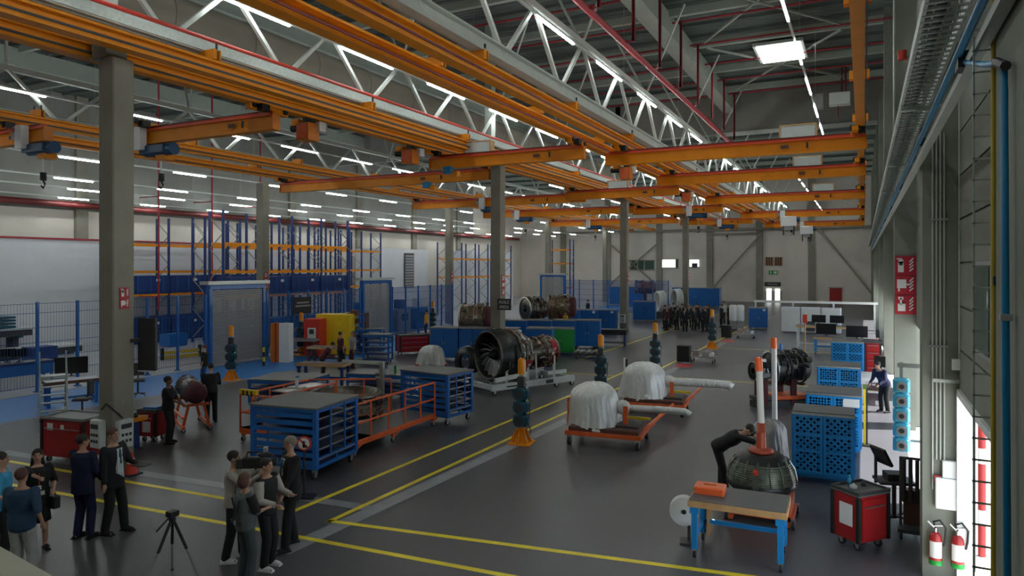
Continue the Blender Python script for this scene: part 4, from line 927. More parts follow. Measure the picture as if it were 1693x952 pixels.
t = thing('white_cloth', 'folded white cloth under the spray bottle on the rail table', 'cloth', (-14.6, 15.3, 1.21)); put('cloth', MB().box((0, 0, .012), (.45, .3, .024), 'white', ch=.005), t)
t = thing('rail_table', 'narrow grey side table carrying the white cloth beside the round case', 'table', (-14.6, 15.4, 0)); put('top', MB().box((0, 0, 1.19), (.6, 1.6, .03), 'steel'), t); put('leg', MB().box((0, 0, .6), (.08, .08, 1.16), 'dark').box((0, 0, .02), (.4, .4, .04), 'dark'), t)
# ---------------- orange work platform with the fan case ----------------
t = thing('work_platform', 'orange railed work platform on casters around the big round engine case', 'platform', (-13.1, 15.5, 0), .02)
W_, D_ = 3.7, 3.85; fr = MB()
def rail(m_, a, b, zs, posts):
    a = Vector(a); b = Vector(b)
    for z in zs: m_.bar(a+Vector((0, 0, z)), b+Vector((0, 0, z)), .04, .04, 'orange_red')
    for i in range(posts+1): p = a+(b-a)*i/posts; m_.bar(p+Vector((0, 0, .3)), p+Vector((0, 0, zs[-1])), .035, .035, 'orange_red')
for nm, a, b, n in (('railing', (W_/2, -D_/2, 0), (W_/2, D_/2, 0), 5), ('railing', (-W_/2, D_/2-1.2, 0), (.3, D_/2, 0), 3), ('railing', (-W_/2, -D_/2, 0), (-W_/2, D_/2-1.2, 0), 5), ('railing', (-W_/2, -D_/2, 0), (-.6, -D_/2, 0), 3), ('railing', (-W_/2+1.1, -D_/2, 0), (-W_/2+1.1, .6, 0), 2)):
    m_ = MB(); rail(m_, a, b, (.36, .8, 1.28), n); put(nm, m_, t)
put('deck', MB().box((W_/2-.5, 0, .36), (1.0, D_, .05), 'dark_top').box((-W_/2+.55, 0, .36), (1.1, D_, .05), 'dark_top').box((0, -D_/2+.4, .36), (W_, .8, .05), 'dark_top'), t)
fr.bar((W_/2, -D_/2, .3), (W_/2, D_/2, .3), .08, .1, 'orange_red').bar((-W_/2, -D_/2, .3), (-W_/2, D_/2, .3), .08, .1, 'orange_red').bar((-W_/2, -D_/2, .3), (W_/2, -D_/2, .3), .08, .1, 'orange_red')
for x in (-W_/2, W_/2):
    for y in (-D_/2+.1, -.2, D_/2-.1): fr.bar((x, y, .14), (x, y, .3), .07, .07, 'orange_red').bar((x, y+.05, .16), (x, y+.35, .28), .04, .04, 'orange_red')
put('base_frame', fr, t); caster_part(t, [(x, y) for x in (-W_/2, W_/2) for y in (-D_/2+.1, -.2, D_/2-.1)], .07)
put('hazard_guard', MB().box((-W_/2+.3, -D_/2, 1.36), (.6, .1, .12), 'yellow').box((-W_/2+.15, -D_/2-.005, 1.33), (.06, .11, .125), 'black').box((-W_/2+.3, -D_/2-.005, 1.33), (.06, .11, .125), 'black').box((-W_/2+.45, -D_/2-.005, 1.33), (.06, .11, .125), 'black'), t, kind='stuff')
t = thing('fan_case', 'big round metallic engine fan case lying flat inside the orange platform', 'engine part', (-13.6, 16.2, 0))
put('ring', MB().lathe([(.98, .35), (1.0, .5), (1.08, .52), (1.0, .56), (.99, .95), (1.08, .98), (1.08, 1.02), (.96, 1.04), (.9, 1.03), (.9, .5), (.92, .36), (.98, .35)], 'titan', 56), t)
put('core', MB().lathe([(.5, .4), (.45, .8), (.2, .86), (0, .86)], 'engine_dark', 30), t)
g = MB(); dress(g, 1.0, .4, 1.0, 150, 9, ['titan', 'bronze', 'steel', 'engine_dark', 'copper', 'copper'], axis='Z', rr=.018); put('pipework', g, t, kind='stuff')
vn = MB().bar((.5, 0, .6), (.9, .05, .6), .02, .3, 'titan').mesh('vane')
for i in range(28): put('vane', vn, t, (0, 0, 0), i*2*PI/28)
lg = MB().box((0, 0, .18), (.1, .1, .36), 'dark').mesh('leg')
for i in range(4): put('leg', lg, t, (.85*math.cos(i*PI/2+.6), .85*math.sin(i*PI/2+.6), 0))
t = thing('portal_frame', 'grey steel lifting frame standing behind the round case', 'frame', (-13.05, 17.25, 0), .1)
put('post', MB().box((0, 0, .9), (.13, .1, 1.8), 'galv').box((0, 0, .02), (.4, .4, .04), 'galv'), t); put('beam', MB().box((-.7, 0, 1.76), (1.4, .08, .09), 'steel_white'), t); put('fitting', MB().tube((-.2, 0, 1.45), (-.05, 0, 1.45), .06, 'steel').tube((-.2, 0, 1.3), (-.05, 0, 1.3), .06, 'steel').box((-.1, 0, 1.0), (.1, .1, .5), 'steel'), t)
a = MB()
slat_trolley('near blue slatted parts trolley with dark top behind the talking men', (-11.65, 12.5), .13, 1.75, 1.7, 1.56)
slat_trolley('blue slatted parts trolley with dark top at the far end of the orange platform', (-11.72, 18.25), -.12, 1.85, 1.25, 1.5)
t = thing('no_entry_sign', 'round red ringed prohibition sign on a thin black stand before the near blue trolley', 'sign', (*G(503, 822), 0), .45)
put('base', MB().box((0, 0, .02), (.45, .3, .035), 'black'), t); put('post', MB().tube((0, 0, .02), (0, 0, 1.1), .022, 'black'), t)
put('disc', MB().tube((0, -.02, 1.1), (0, .0, 1.1), .15, 'festoon_red', n=24).tube((0, -.028, 1.1), (0, -.02, 1.1), .115, 'white', n=24), t); put('pictogram', MB().bar((-.08, -.033, 1.18), (.08, -.033, 1.02), .01, .03, 'festoon_red').box((0, -.034, 1.09), (.05, .008, .12), 'black').box((.02, -.034, 1.04), (.09, .008, .04), 'black'), t, kind='stuff')
# ---------------- hose posts ----------------
hose_post('nearest hose reel post, between the orange platform and the wrapped fans', G(862, 732), .1)
hose_post('second hose reel post, beyond the nearer wrapped fan', G(993, 656), .1)
hose_post('third hose reel post, behind the farther wrapped fan', G(1083, 618), .1)
hose_post('fourth hose reel post, near the group of visitors', G(1177, 576), .1)
hose_post('hose reel post in front of the first shutter door', G(382, 628), .4)
hose_post('hose reel post behind the second shutter by the red roll cabinet', (-27.0, 41.5), .4)
hose_post('pale topped hose post beside the open cell by the first shutter', (-26.6, 28.2), .4)
# small wrapped module
t = thing('wrapped_module', 'small module wrapped in silver plastic on a low red dolly', 'engine part', (*G(714, 609), 0))
put('dolly', MB().box((0, 0, .2), (1.2, 1.0, .06), 'orange_red'), t); put('plastic_wrap', wrapped(MB(), (0, 0, .22), .62, .55, .85, seed=4), t); caster_part(t, [(-.5, -.4), (.5, -.4), (-.5, .4), (.5, .4)], .08)
# ---------------- turbofan on white stand ----------------
ex, ey = G(806, 646)
t = thing('turbofan_engine', 'complete jet engine with open fan facing the camera side on a white stand', 'engine', (ex, ey, 0), -.46)
R_ = .88; zc = 1.34
put('fan_case', MB().lathe([(R_-.06, .75), (R_-.05, .1), (R_+.02, .0), (R_+.05, .03), (R_+.04, .35), (R_+.02, .85), (R_-.1, .9), (R_-.12, .75)], 'engine_dark', 48, c=(0, 0, zc), axis='Y'), t)
put('lip', MB().lathe([(R_-.03, .03), (R_+.01, -.03), (R_+.05, .0), (R_+.055, .04)], 'titan', 48, c=(0, 0, zc), axis='Y'), t)
sp = MB().lathe([(0, -.02), (.1, .1), (.2, .3), (.22, .5)], 'engine_dark', 24, c=(0, 0, zc), axis='Y'); put('spinner', sp, t)
for i in range(18):
    a = i*2*PI/18; vs = []; fs = []
    for j in range(6):
        u = j/5; r = .2+(R_-.27)*u; tw = .35+.75*u; sw = .28*u*u
        for q, w_ in ((-1, .08+.05*u), (1, .08+.05*u)):
            aa = a+sw+q*w_*math.cos(tw)/max(r, .2)*.8; y = .38-.1*u+q*w_*math.sin(tw)*.8
            vs.append((r*math.cos(aa), y, zc+r*math.sin(aa)))
    vs += [(x, y+.012, z) for x, y, z in vs]
    for j in range(5): o_ = j*2; fs += [(o_, o_+1, o_+3, o_+2), (12+o_, 12+o_+2, 12+o_+3, 12+o_+1), (o_, o_+2, 14+o_, 12+o_), (o_+1, 13+o_, 15+o_, o_+3)]
    put('fan_blade', MB().add(vs, fs, 'blade', True), t)
put('back_plate', MB().lathe([(.05, .72), (R_-.06, .74)], 'black', 40, c=(0, 0, zc), axis='Y'), t)
put('core_case', MB().lathe([(.86, .88), (.8, 1.1), (.72, 1.5), (.5, 1.62), (.42, 2.0), (.55, 2.3), (.62, 2.7), (.5, 3.2), (.3, 3.35), (0, 3.36)], 'titan', 36, c=(0, 0, zc-.02), axis='Y'), t)
g = MB(); dress(g, .78, .95, 1.55, 160, 3, ['titan', 'steel', 'bronze', 'engine_dark', 'copper', 'white_paint'], c=(0, 0, zc), rr=.024, bulge=lambda y: 1.05-.12*max(0, y-.9)); put('front_pipework', g, t, kind='stuff')
g = MB(); dress(g, .56, 2.0, 3.1, 170, 8, ['copper', 'bronze', 'engine_dark', 'steel', 'maroon'], c=(0, 0, zc-.04), rr=.022); put('rear_pipework', g, t, kind='stuff')
g = MB(); dress(g, .9, .1, .85, 36, 12, ['engine_dark', 'titan', 'dark'], c=(0, 0, zc), rr=.02); put('case_brackets', g, t, kind='stuff')
put('red_cover', MB().lathe([(.86, .92), (.92, 1.2), (.8, 1.6)], 'red', 14, c=(0, 0, zc), axis='Y', a0=-PI*.5, a1=-PI*.08).lathe([(.5, 3.1), (.6, 3.0), (.63, 2.7)], 'red', 16, c=(0, 0, zc), axis='Y', a0=-PI*.4, a1=PI*.25), t)
st = MB()
for s in (-1, 1):
    st.bar((s*.95, -.5, .28), (s*.95, 3.5, .28), .14, .22, 'white_paint').bar((s*.75, -.2, .5), (s*.75, 1.3, .62), .1, .16, 'white_paint').bar((s*.75, 2.3, .55), (s*.7, 3.3, .55), .1, .14, 'white_paint')
    for y in (.3, 1.3, 2.6): st.bar((s*.8, y, .35), (s*.7, y+.1, .85), .09, .09, 'white_paint')
for y in (-.4, 1.4, 3.4): st.bar((-.95, y, .28), (.95, y, .28), .14, .18, 'white_paint')
st.bar((.78, 1.75, .4), (.72, 1.75, 1.35), .05, .05, 'white_paint')
put('stand', st, t); put('dark_panel', MB().box((1.03, 2.2, .28), (.02, .35, .14), 'dark').box((1.03, 0.6, .28), (.02, .9, .05), 'dark'), t, kind='stuff'); put('white_strut', MB().box((.72, 2.7, .9), (.05, .05, .6), 'white'), t)
caster_part(t, [(x, y) for x in (-.95, .95) for y in (-.35, .6, 2.6, 3.4)], .1)
# round objects beside the fan at left
t = thing('round_cowl', 'dark round engine part standing left of the complete jet engine', 'engine part', (ex-1.9, ey+1.5, 0), -.3)
put('ring', MB().lathe([(.3, 0), (.62, .02), (.66, .3), (.5, .34), (.3, .1)], 'engine_dark', 30, c=(0, 0, .78), axis='Y'), t); put('stand', MB().box((0, .15, .1), (1.0, .5, .16), 'dark').box((0, .15, .3), (.5, .3, .3), 'maroon'), t)
# ---------------- blue storage rows ----------------
def storage(label, loc, rz, w=1.5, d=.9, h=1.6, k='blue', notes=0):
    t = thing('storage_cart', label, 'cabinet', loc, rz)
    put('body', MB().box((0, 0, .16+(h-.16)/2), (w-.03, d, h-.16), k, ch=.02), t); put('top_board', MB().box((0, 0, h+.02), (w, d+.04, .04), 'dark_top').box((0, -d/2-.02, h+.01), (w, .02, .05), 'grey'), t)
    dm = MB().box((0, 0, 0), (w/2-.06, .02, h-.34), k).mesh('door')
    for s in (-1, 1): o = put('door', dm, t, (s*w/4, -d/2-.012, .16+(h-.16)/2)); put('handle', MB().box((-s*w/4+s*.06, -.02, 0), (.025, .02, .16), 'steel'), o)
    if notes: put('label_sheet', MB().box((w*.3, -d/2-.03, h-.14), (.2, .01, .14), 'white'), t)
    caster_part(t, [(x, y) for x in (-w/2+.12, w/2-.12) for y in (-d/2+.1, d/2-.1)], .08)
    return t
P0 = Vector((-19.6, 29.9)); dv = Vector((5.6, 1.5)).normalized(); ang = math.atan2(1.5, 5.6)
nm_ = ['leftmost', 'second from left', 'third from left', 'fourth from left']
for i in range(4):
    if i == 3: continue
    p = P0+dv*(.85+i*1.5); storage('blue storage cart in the first row behind the jet engine, '+nm_[i], (p.x, p.y), ang, 1.46, .9, 1.62)
p = P0+dv*5.4; storage('blue storage cart in the first row right of the second middle column', (p.x, p.y+.6), ang, 1.3, .9, 1.62)
t = storage('green storage cart right behind the jet engine', G(926, 586), .42, 1.5, .9, 1.4, 'green')
for i in range(5): put('rib', MB().box((0, -.47, .3+i*.24), (1.4, .02, .03), 'green'), t)
for i, px in enumerate((852, 893, 932, 972)): p = G(px, 575); storage('blue storage cart in the second row behind the green cart, '+nm_[i], (p[0], p[1]), .25, 1.5, .9, 1.6)
for i, px in enumerate((942, 972, 1002)): p = G(px, 549); storage('blue storage cart in the third row left of the third middle column, '+nm_[i], (p[0], p[1]), .2, 1.6, .9, 1.6, notes=1)
storage('blue storage cart right of the third middle column', G(1066, 531), .15, 1.9, 1.0, 1.7)
storage('blue storage cart near the far end, right of the silver cylinders', G(1254, 544), .1, 1.35, 1.0, 1.6, notes=1)
storage('long dark blue container against the far wall behind the visitors', (-17.2, 82), 0, 5.4, 1.5, 2.2, 'blue')
storage('dark blue container far left of the visitors before the far wall', (-25.5, 82), 0, 4, 1.5, 2.2, 'blue')
t = thing('tool_cart', 'low dark cart with black tray left of the third middle column', 'trolley', (*G(1008, 572), 0), .2)
put('tray', MB().box((0, 0, .85), (2.0, .9, .3), 'black'), t); put('frame', MB().box((-.9, 0, .4), (.08, .8, .7), 'blue_dark').box((.9, 0, .4), (.08, .8, .7), 'blue_dark').box((0, 0, .25), (1.8, .8, .06), 'dark'), t); put('white_bin', MB().box((-1.3, -.3, .55), (.5, .3, .6), 'white'), t); caster_part(t, [(-.9, -.3), (.9, -.3), (-.9, .3), (.9, .3)], .08)
t = thing('tube_dolly', 'low dolly of pale metal tubes right of the green cart', 'trolley', (*G(972, 592), 0), .3)
put('frame', MB().box((0, 0, .2), (1.5, .8, .06), 'dark'), t)
for i in range(5): put('tube', MB().tube((-.7+.3*i, -.35, .32+.04*(i % 2)), (-.5+.3*i, .4, .34), .07, 'steel'), t)
caster_part(t, [(-.6, -.3), (.6, -.3), (-.6, .3), (.6, .3)], .07)
# engines standing behind the rows
def engine_barrel(label, loc, rz, r, L, zc, ks, seed, cover=None):
    t = thing('engine_module', label, 'engine', loc, rz)
    put('case', MB().lathe([(r*.3, 0), (r*.95, 0), (r, .04), (r*.98, L*.5), (r*.85, L*.8), (r*.8, L), (r*.3, L)], ks[0], 30, c=(0, 0, zc), axis='Y'), t)
    put('rim', MB().lathe([(r*.95, -.02), (r*1.06, -.02), (r*1.06, .05), (r*.95, .06)], 'steel', 30, c=(0, 0, zc), axis='Y'), t)
    g = MB(); dress(g, r, .08, L*.9, 80, seed, ks, c=(0, 0, zc), rr=.028); put('pipework', g, t, kind='stuff')
    if cover: put('cover', MB().lathe([(0, L+.05), (r*.85, L+.02), (r*.9, L-.3)], cover, 24, c=(0, 0, zc), axis='Y'), t)
    put('stand', MB().box((0, L/2, .3), (r*1.6, L, .12), 'orange_red' if seed % 2 else 'dark').box((-r*.7, L/2, (zc)/2), (.08, .2, zc-.1), 'maroon').box((r*.7, L/2, zc/2), (.08, .2, zc-.1), 'maroon').box((0, L/2, .1), (r*1.4, L, .2), 'dark'), t)
    return t
B_ = ['bronze', 'bronze', 'titan', 'steel', 'olive']
engine_barrel('gold brown engine case behind the first blue row, left of the second middle column', G(765, 585), -1.35, .72, 1.6, 1.95, B_, 21, 'maroon')
engine_barrel('engine case with dark round opening right of the second middle column', G(868, 563), -.6, .7, 1.4, 2.0, ['titan', 'maroon', 'engine_dark', 'bronze'], 22)
engine_barrel('gold brown engine case behind the second blue row', G(908, 557), -1.35, .75, 1.7, 2.0, B_, 23, 'maroon')
engine_barrel('distant copper engine case on a high stand left of the far visitors', G(1050, 518), -1.4, .6, 2.0, 2.6, ['copper', 'maroon', 'steel'], 24)
engine_barrel('dark engine on an orange stand left of the perforated cabinets', (-2.85, 25.2), -.9, .55, 1.3, 1.25, ['engine_dark', 'engine_dark', 'dark', 'titan'], 25)
engine_barrel('dark engine gearbox part standing left of the dark engine', (-3.3, 24.6), -.9, .3, .6, 1.2, ['engine_dark', 'dark', 'steel'], 26)
t = thing('small_bottles', 'small blue and white bottle on the dark engine right of the pole', 'bottle', (-2.5, 25.4, 1.84)); put('bottle', MB().tube((0, 0, 0), (0, 0, .22), .05, 'blue'), t)
for lab, px, py, rr in (('pale round engine cowl ring far behind, left one', 1086, 518, .95), ('pale round engine cowl ring far behind, right one', 1114, 514, 1.05)):
    t = thing('cowl_ring', lab, 'engine part', (*G(px, py+8), 0), -1.0); put('ring', MB().lathe([(rr-.25, .5), (rr-.15, 0), (rr, .02), (rr+.05, .6)], 'white_paint', 28, c=(0, 0, 1.5), axis='Y'), t); put('net', MB().lathe([(0, .3), (rr-.2, .3)], 'grey', 20, c=(0, 0, 1.5), axis='Y'), t); put('stand', MB().box((0, .2, .3), (1.2, .8, .6), 'dark'), t)
# ---------------- wrapped fans on red trolleys ----------------
def wrapped_fan(label, loc, rz, seed, r=.68, arm=1.7, ar=.09, az=.95, bend=0):
    t = thing('wrapped_fan', label, 'engine part', loc, rz)
    put('deck', MB().box((.15, 0, .33), (2.0, 1.5, .1), 'orange_red').box((.15, 0, .42), (1.85, 1.35, .12), 'hair_brown').box((.3, .1, .5), (1.4, .9, .06), 'dark'), t)
    put('plastic_wrap', wrapped(MB(), (-.25, .05, .45), r, r*.95, 1.12, seed=seed, pleats=9, top=.62), t)
    put('wrapped_shaft', MB().path([(r*.6, .1, az), (r*1.0, .12, az-.03), (r+arm*.55, .16, az-.02), (r+arm-.25, .2, az-.04), (r+arm-.12, .2, az-.12)], ar, 'wrap', 12).ball((r*.75, .1, az-.02), (.22, .16, .2), 'wrap'), t)
    put('shaft_support', MB().bar((r*.92, -.1, .45), (r*.92, -.1, 1.0), .12, .05, 'orange_red'), t)
    tb = put('tow_bar', MB().bar((1.1, .5, .36), (1.35, 3.6, .42), .07, .07, 'orange_red').bar((.9, -.6, .34), (1.2, .9, .4), .08, .1, 'orange_red'), t)
    put('handle', MB().box((-.95, -.1, .75), (.04, .05, .7), 'orange_red').box((-.95, .2, .75), (.04, .05, .7), 'orange_red').bar((-.95, -.1, 1.1), (-.95, .2, 1.1), .04, .04, 'orange_red'), t)
    put('yellow_bar', MB().box((.85, .35, .62), (.7, .08, .06), 'yellow'), t)
    caster_part(t, [(x, y) for x in (-.75, 1.05) for y in (-.65, .65)], .12)
    return t
wrapped_fan('nearer fan module wrapped in silver plastic on a red trolley', (-6.25, 17.95), .1, 11)
wrapped_fan('farther fan module wrapped in silver plastic with a thicker wrapped shaft', (-6.15, 22.4), .1, 15, r=.72, arm=1.9, ar=.13, az=1.0)
t = thing('white_marker_post', 'thin black and white post behind the farther wrapped fan', 'post', (*G(1036, 672), 0)); put('post', MB().box((0, 0, .8), (.06, .08, 1.6), 'black').box((-.06, 0, 1.45), (.08, .06, .35), 'white'), t)
# ---------------- fan rotor being assembled ----------------
def pole_top(t, x, y, z0, z1, tilt=0.0):
    put('pole', MB().tube((x, y, z0), (x-tilt*.7, y, z1-.25), .06, 'white', n=14), t); put('pole_grip', MB().tube((x-tilt*.7, y, z1-.25), (x-tilt, y, z1), .068, 'tool_orange', n=14), t)
fx, fy = -1.72, 13.9
t = thing('compressor_rotor', 'ribbed dark compressor casing with red and white mast on a red orange stand', 'engine part', (fx, fy, 0))
put('casing', MB().lathe([(.2, 1.2), (.34, 1.2), (.45, 1.12), (.5, 1.05)], 'engine_dark', 40).lathe([(.5, 1.05), (.57, .92), (.595, .8), (.6, .7)], 'olive', 48).lathe([(.6, .7), (.62, .66), (.6, .6), (.5, .5), (.4, .45)], 'engine_dark', 48), t)
rb = lambda r, z: MB().lathe([(r-.012, z-.014), (r+.022, z-.01), (r+.022, z+.01), (r-.012, z+.014)], 'olive', 48, a0=PI*.85, a1=PI*1.98)
for i in range(10):
    z = .72+i*.036; r = .6-.1*((z-.7)/.35)**1.7; put('rib', rb(r, z), t)
vb = MB()
for i in range(16):
    a = 2*PI*i/16; vb.path([(.61*math.cos(a), .61*math.sin(a), .7), (.6*math.cos(a), .6*math.sin(a), .84), (.56*math.cos(a), .56*math.sin(a), .97), (.46*math.cos(a), .46*math.sin(a), 1.12)], .018, 'titan' if i % 2 else 'olive', 6)
put('stay', vb, t, kind='stuff'); put('clear_cover', MB().lathe([(.62, .62), (.64, .75), (.6, .95), (.5, 1.1)], 'galv', 18, a0=-PI*.02, a1=PI*.35), t)
put('flange', MB().lathe([(.0, 1.21), (.22, 1.21), (.22, 1.27), (.1, 1.28), (.08, 1.3), (.075, 1.75), (0, 1.75)], 'rust', 28), t); put('mast_foot', MB().lathe([(.09, 1.26), (.085, 1.45), (.07, 1.7), (.068, 1.76)], 'rust', 20), t)
pole_top(t, 0, 0, 1.72, 2.98, .05); put('red_cap', MB().tube((-.02, -.6, .95), (-.02, -.63, 1.0), .045, 'festoon_red', n=12).box((-.02, -.62, .8), (.09, .05, .26), 'olive'), t)
st = MB().box((0, 0, .38), (1.0, .9, .14), 'orange_red').box((.5, 0, .22), (.1, .9, .4), 'orange_red').box((-.5, 0, .22), (.1, .9, .4), 'orange_red').box((0, -.45, .28), (1.0, .06, .28), 'orange_red').box((0, 0, .16), (1.2, .9, .08), 'orange_red').box((.15, -.6, .5), (.5, .2, .06), 'white_paint')
put('stand', st, t); caster_part(t, [(x, y) for x in (-.55, .6) for y in (-.45, .45)], .08)
t = thing('wrapped_rotor', 'rotor wrapped in grey plastic with its own orange tipped white mast, behind the first', 'engine part', (-2.0, 17.6, 0))
put('plastic_wrap', wrapped(MB(), (0, 0, .1), .42, .42, .98, 'wrap_dark', seed=23, pleats=7, top=.7), t); pole_top(t, .12, .1, .9, 3.0, .03); put('stand', MB().box((0, 0, .12), (.7, .7, .1), 'orange_red'), t); caster_part(t, [(-.3, -.3), (.3, -.3), (-.3, .3), (.3, .3)], .05)
t = thing('thin_pole', 'thin pale pole with a red head far beyond the orange tipped masts', 'pole', (*G(1331, 600), 0)); put('pole', MB().tube((0, 0, 0), (0, 0, 2.0), .03, 'wood'), t); put('head', MB().box((0, 0, 2.15), (.2, .15, .4), 'festoon_red'), t); put('base', MB().tube((0, 0, 0), (0, 0, .05), .2, 'dark'), t)
# foreground bench
t = bench_table('wheeled work bench with blue legs and dark mat in the foreground', (-1.8, 11.87), .03, 1.5, .95, .93, 'blue_bright', 'wood')
put('side_board', MB().box((-.55, .42, .5), (.03, .3, .75), 'wood'), t)
t = thing('parts_case', 'orange plastic case lying on the left end of the work bench', 'case', (-2.28, 11.92, .94), .05); put('case', MB().box((0, 0, .045), (.48, .34, .09), 'tool_orange', ch=.02), t); put('lid', MB().box((0, 0, .1), (.49, .35, .04), 'tool_orange', ch=.015).box((0, 0, .125), (.2, .03, .02), 'orange_dark'), t)
t = thing('paper_roll_stand', 'white paper roll disc standing at the left end of the work bench', 'paper roll', (-2.72, 11.95, 0), .2); put('disc', MB().tube((0, -.05, .55), (0, .12, .55), .24, 'white', n=28), t); put('hub', MB().tube((0, -.07, .55), (0, -.05, .55), .04, 'black'), t); put('stand', MB().box((.08, .05, .3), (.05, .05, .6), 'dark').box((.08, .05, .02), (.3, .3, .03), 'dark'), t)
# perforated cabinets along the right
perforated_cabinet('nearest blue perforated cabinet with dark top, right of the compressor casing', (-.79, 16.95), .03, 1.2, .9, 1.5)
perforated_cabinet('second blue perforated cabinet with a white sheet on its front', (-.67, 19.75), 0, 1.22, 1.2, 1.5, note=True)
perforated_cabinet('third blue perforated cabinet along the right side', (-.7, 25.1), 0, 1.2, 1.2, 1.5)
perforated_cabinet('fourth and farthest blue perforated cabinet along the right side', (-.6, 33.3), 0, 1.2, 1.2, 1.5)
t = tool_chest('red tool cabinet with note and dark top beside the right pier', (-.05, 13.21), math.radians(49), .66, .52, .92, 1); put('sticker', MB().box((-.345, -.02, .58), (.01, .26, .36), 'white'), t)
for i, (dx, dy, k, r, h) in enumerate(((-.16, .02, 'sky', .03, .2), (-.1, -.1, 'cream', .06, .09), (.05, .16, 'dark', .04, .1))):
    t = thing('bottle' if i == 0 else 'cup', ['pale blue spray bottle on the red cabinet top', 'crumpled pale cloth cup on the red cabinet top', 'small dark pot at the back of the red cabinet top'][i], 'bottle' if i == 0 else 'cup', (-.05+dx, 13.21+dy, .965)); put('body', MB().lathe([(0, 0), (r, 0), (r, h*.6), (r*.4, h*.8), (r*.35, h), (0, h)], k, 12), t)
tool_chest('red tool cabinet beside the fourth perforated cabinet', (.35, 33.3), 0, .6, .8, 1.5, 4)
t = thing('cyan_reel_stack', 'column of pale cyan boxed hose reels hung from the right wall', 'hose reel', (.72, 17.0, 0))
for i in range(5): o = put('reel_box', MB().box((0, 0, .95+i*.31), (.32, .3, .28), 'pod_cyan', ch=.05), t); put('disc', MB().tube((0, -.17, .93+i*.31), (0, -.15, .93+i*.31), .1, 'grey', n=18).tube((0, -.18, .93+i*.31), (0, -.17, .93+i*.31), .05, 'dark', n=12), o)
put('wall_arm', MB().box((.3, 0, 2.6), (.75, .08, .08), 'galv').box((0, .1, 1.7), (.06, .06, 1.9), 'galv').box((.3, .1, 1.0), (.7, .05, .05), 'galv'), t)
t = thing('striped_pole', 'yellow and black striped pole beside the second perforated cabinet', 'pole', (.03, 20.6, 0)); put('pole', MB().box((0, 0, .75), (.05, .06, 1.5), 'yellow').box((.05, 0, .75), (.04, .06, 1.5), 'black').box((0, 0, .02), (.3, .3, .03), 'black'), t); put('head', MB().box((0, 0, 1.54), (.1, .08, .12), 'cable_green'), t)
# screens cart behind the red cabinet
t = thing('screen_cart', 'dark cart with a tilted black screen behind the red cabinet', 'trolley', (.5, 14.6, 0), .3)
put('shelf', MB().box((0, 0, .78), (.6, .45, .05), 'dark').box((0, 0, .86), (.3, .3, .14), 'black'), t); put('post', MB().box((0, 0, .45), (.06, .06, .7), 'dark').box((-.28, .1, 1.0), (.04, .05, .6), 'dark'), t); sc_ = put('screen', MB().box((0, 0, 0), (.05, .4, .34), 'screen'), t, (-.25, -.1, 1.25)); sc_.rotation_euler = (0, -.5, .3)
put('base', MB().bar((-.3, -.25, .14), (.3, .25, .14), .05, .04, 'dark').bar((-.3, .25, .14), (.3, -.25, .14), .05, .04, 'dark'), t); caster_part(t, [(-.3, -.25), (.3, .25), (-.3, .25), (.3, -.25)], .06)
t = thing('hose_trolley', 'dark upright trolley hung with long black bags beside the right pier', 'trolley', (.78, 14.0, 0))
put('base', MB().box((0, 0, .15), (.5, .45, .06), 'dark').box((0, .1, .5), (.3, .2, .6), 'hair_brown'), t); put('frame', MB().box((-.2, 0, .75), (.04, .04, 1.2), 'dark').box((.2, 0, .75), (.04, .04, 1.2), 'dark').box((0, 0, 1.36), (.44, .04, .04), 'dark'), t)
for i in range(4): put('bag', MB().box((-.15+i*.1, -.05, 1.0), (.06, .14, .75), 'charcoal' if i % 2 else 'black', ch=.02), t)
caster_part(t, [(-.2, -.18), (.2, -.18), (-.2, .18), (.2, .18)], .06)
# tables, monitors and white benches at the far right
bench_table('far table with blue legs and wooden edge left of the right aisle', (-1.65, 41.2), 0, 1.5, 1.1, .92, 'blue_bright', 'wood')
bench_table('far table with blue legs beside the right wall aisle', (-.3, 40.2), 0, 1.2, 1.1, .95, 'blue_bright', 'wood')
for i, (x, y, z) in enumerate(((-2.3, 44, 1.3), (-1.35, 44, 1.3), (-1.8, 41.3, .95), (-.3, 40.2, .96))):
    monitor(['left', 'right'][i] + ' black monitor above the far white bench' if i < 2 else ['wide black monitor on the far left table', 'black monitor on the far table nearest the right wall'][i-2], (x, y, z), 0, .75 if i < 2 else 1.0)
t = bench_table('white assembly bench with dark computer far before the visitors aisle', (-1.8, 44, ), 0, 3.4, 1.0, 1.28, 'white_paint', 'wood', casters=False)
bench_table('white low table behind the second perforated cabinet', (.35, 27.5), 0, .9, 1.6, .9, 'white', 'white', casters=False, surf='white')
bench_table('white low table farther along the right wall', (.35, 36.5), 0, .9, 1.6, .95, 'white', 'white', casters=False, surf='white')
t = thing('white_portal', 'long white overhead frame crossing the far right aisle', 'frame', (-3.2, 55, 0)); put('beam', MB().box((0, 0, 2.1), (8.2, .2, .16), 'white'), t)
for x in (-4, -1.4, 1.3, 3.9): put('post', MB().box((x, 0, 1.05), (.12, .12, 2.1), 'white_paint'), t)
for i, x in enumerate((-5.2, -3.9, -2.6)):
    t = thing('white_cabinet', 'white enclosure unit under the far white frame, '+['left', 'middle', 'right'][i]+' one', 'cabinet', (x+.6, 53.6, 0)); put('body', MB().box((0, 0, .95), (1.25, .9, 1.7), 'wall_white', ch=.02), t); put('leg', MB().box((-.5, 0, .06), (.1, .8, .12), 'grey').box((.5, 0, .06), (.1, .8, .12), 'grey'), t); put('door', MB().box((0, -.46, .95), (1.1, .02, 1.5), 'white_paint'), t)
    if i == 1: put('dark_opening', MB().box((0, -.48, .5), (.6, .02, .7), 'dark'), t)
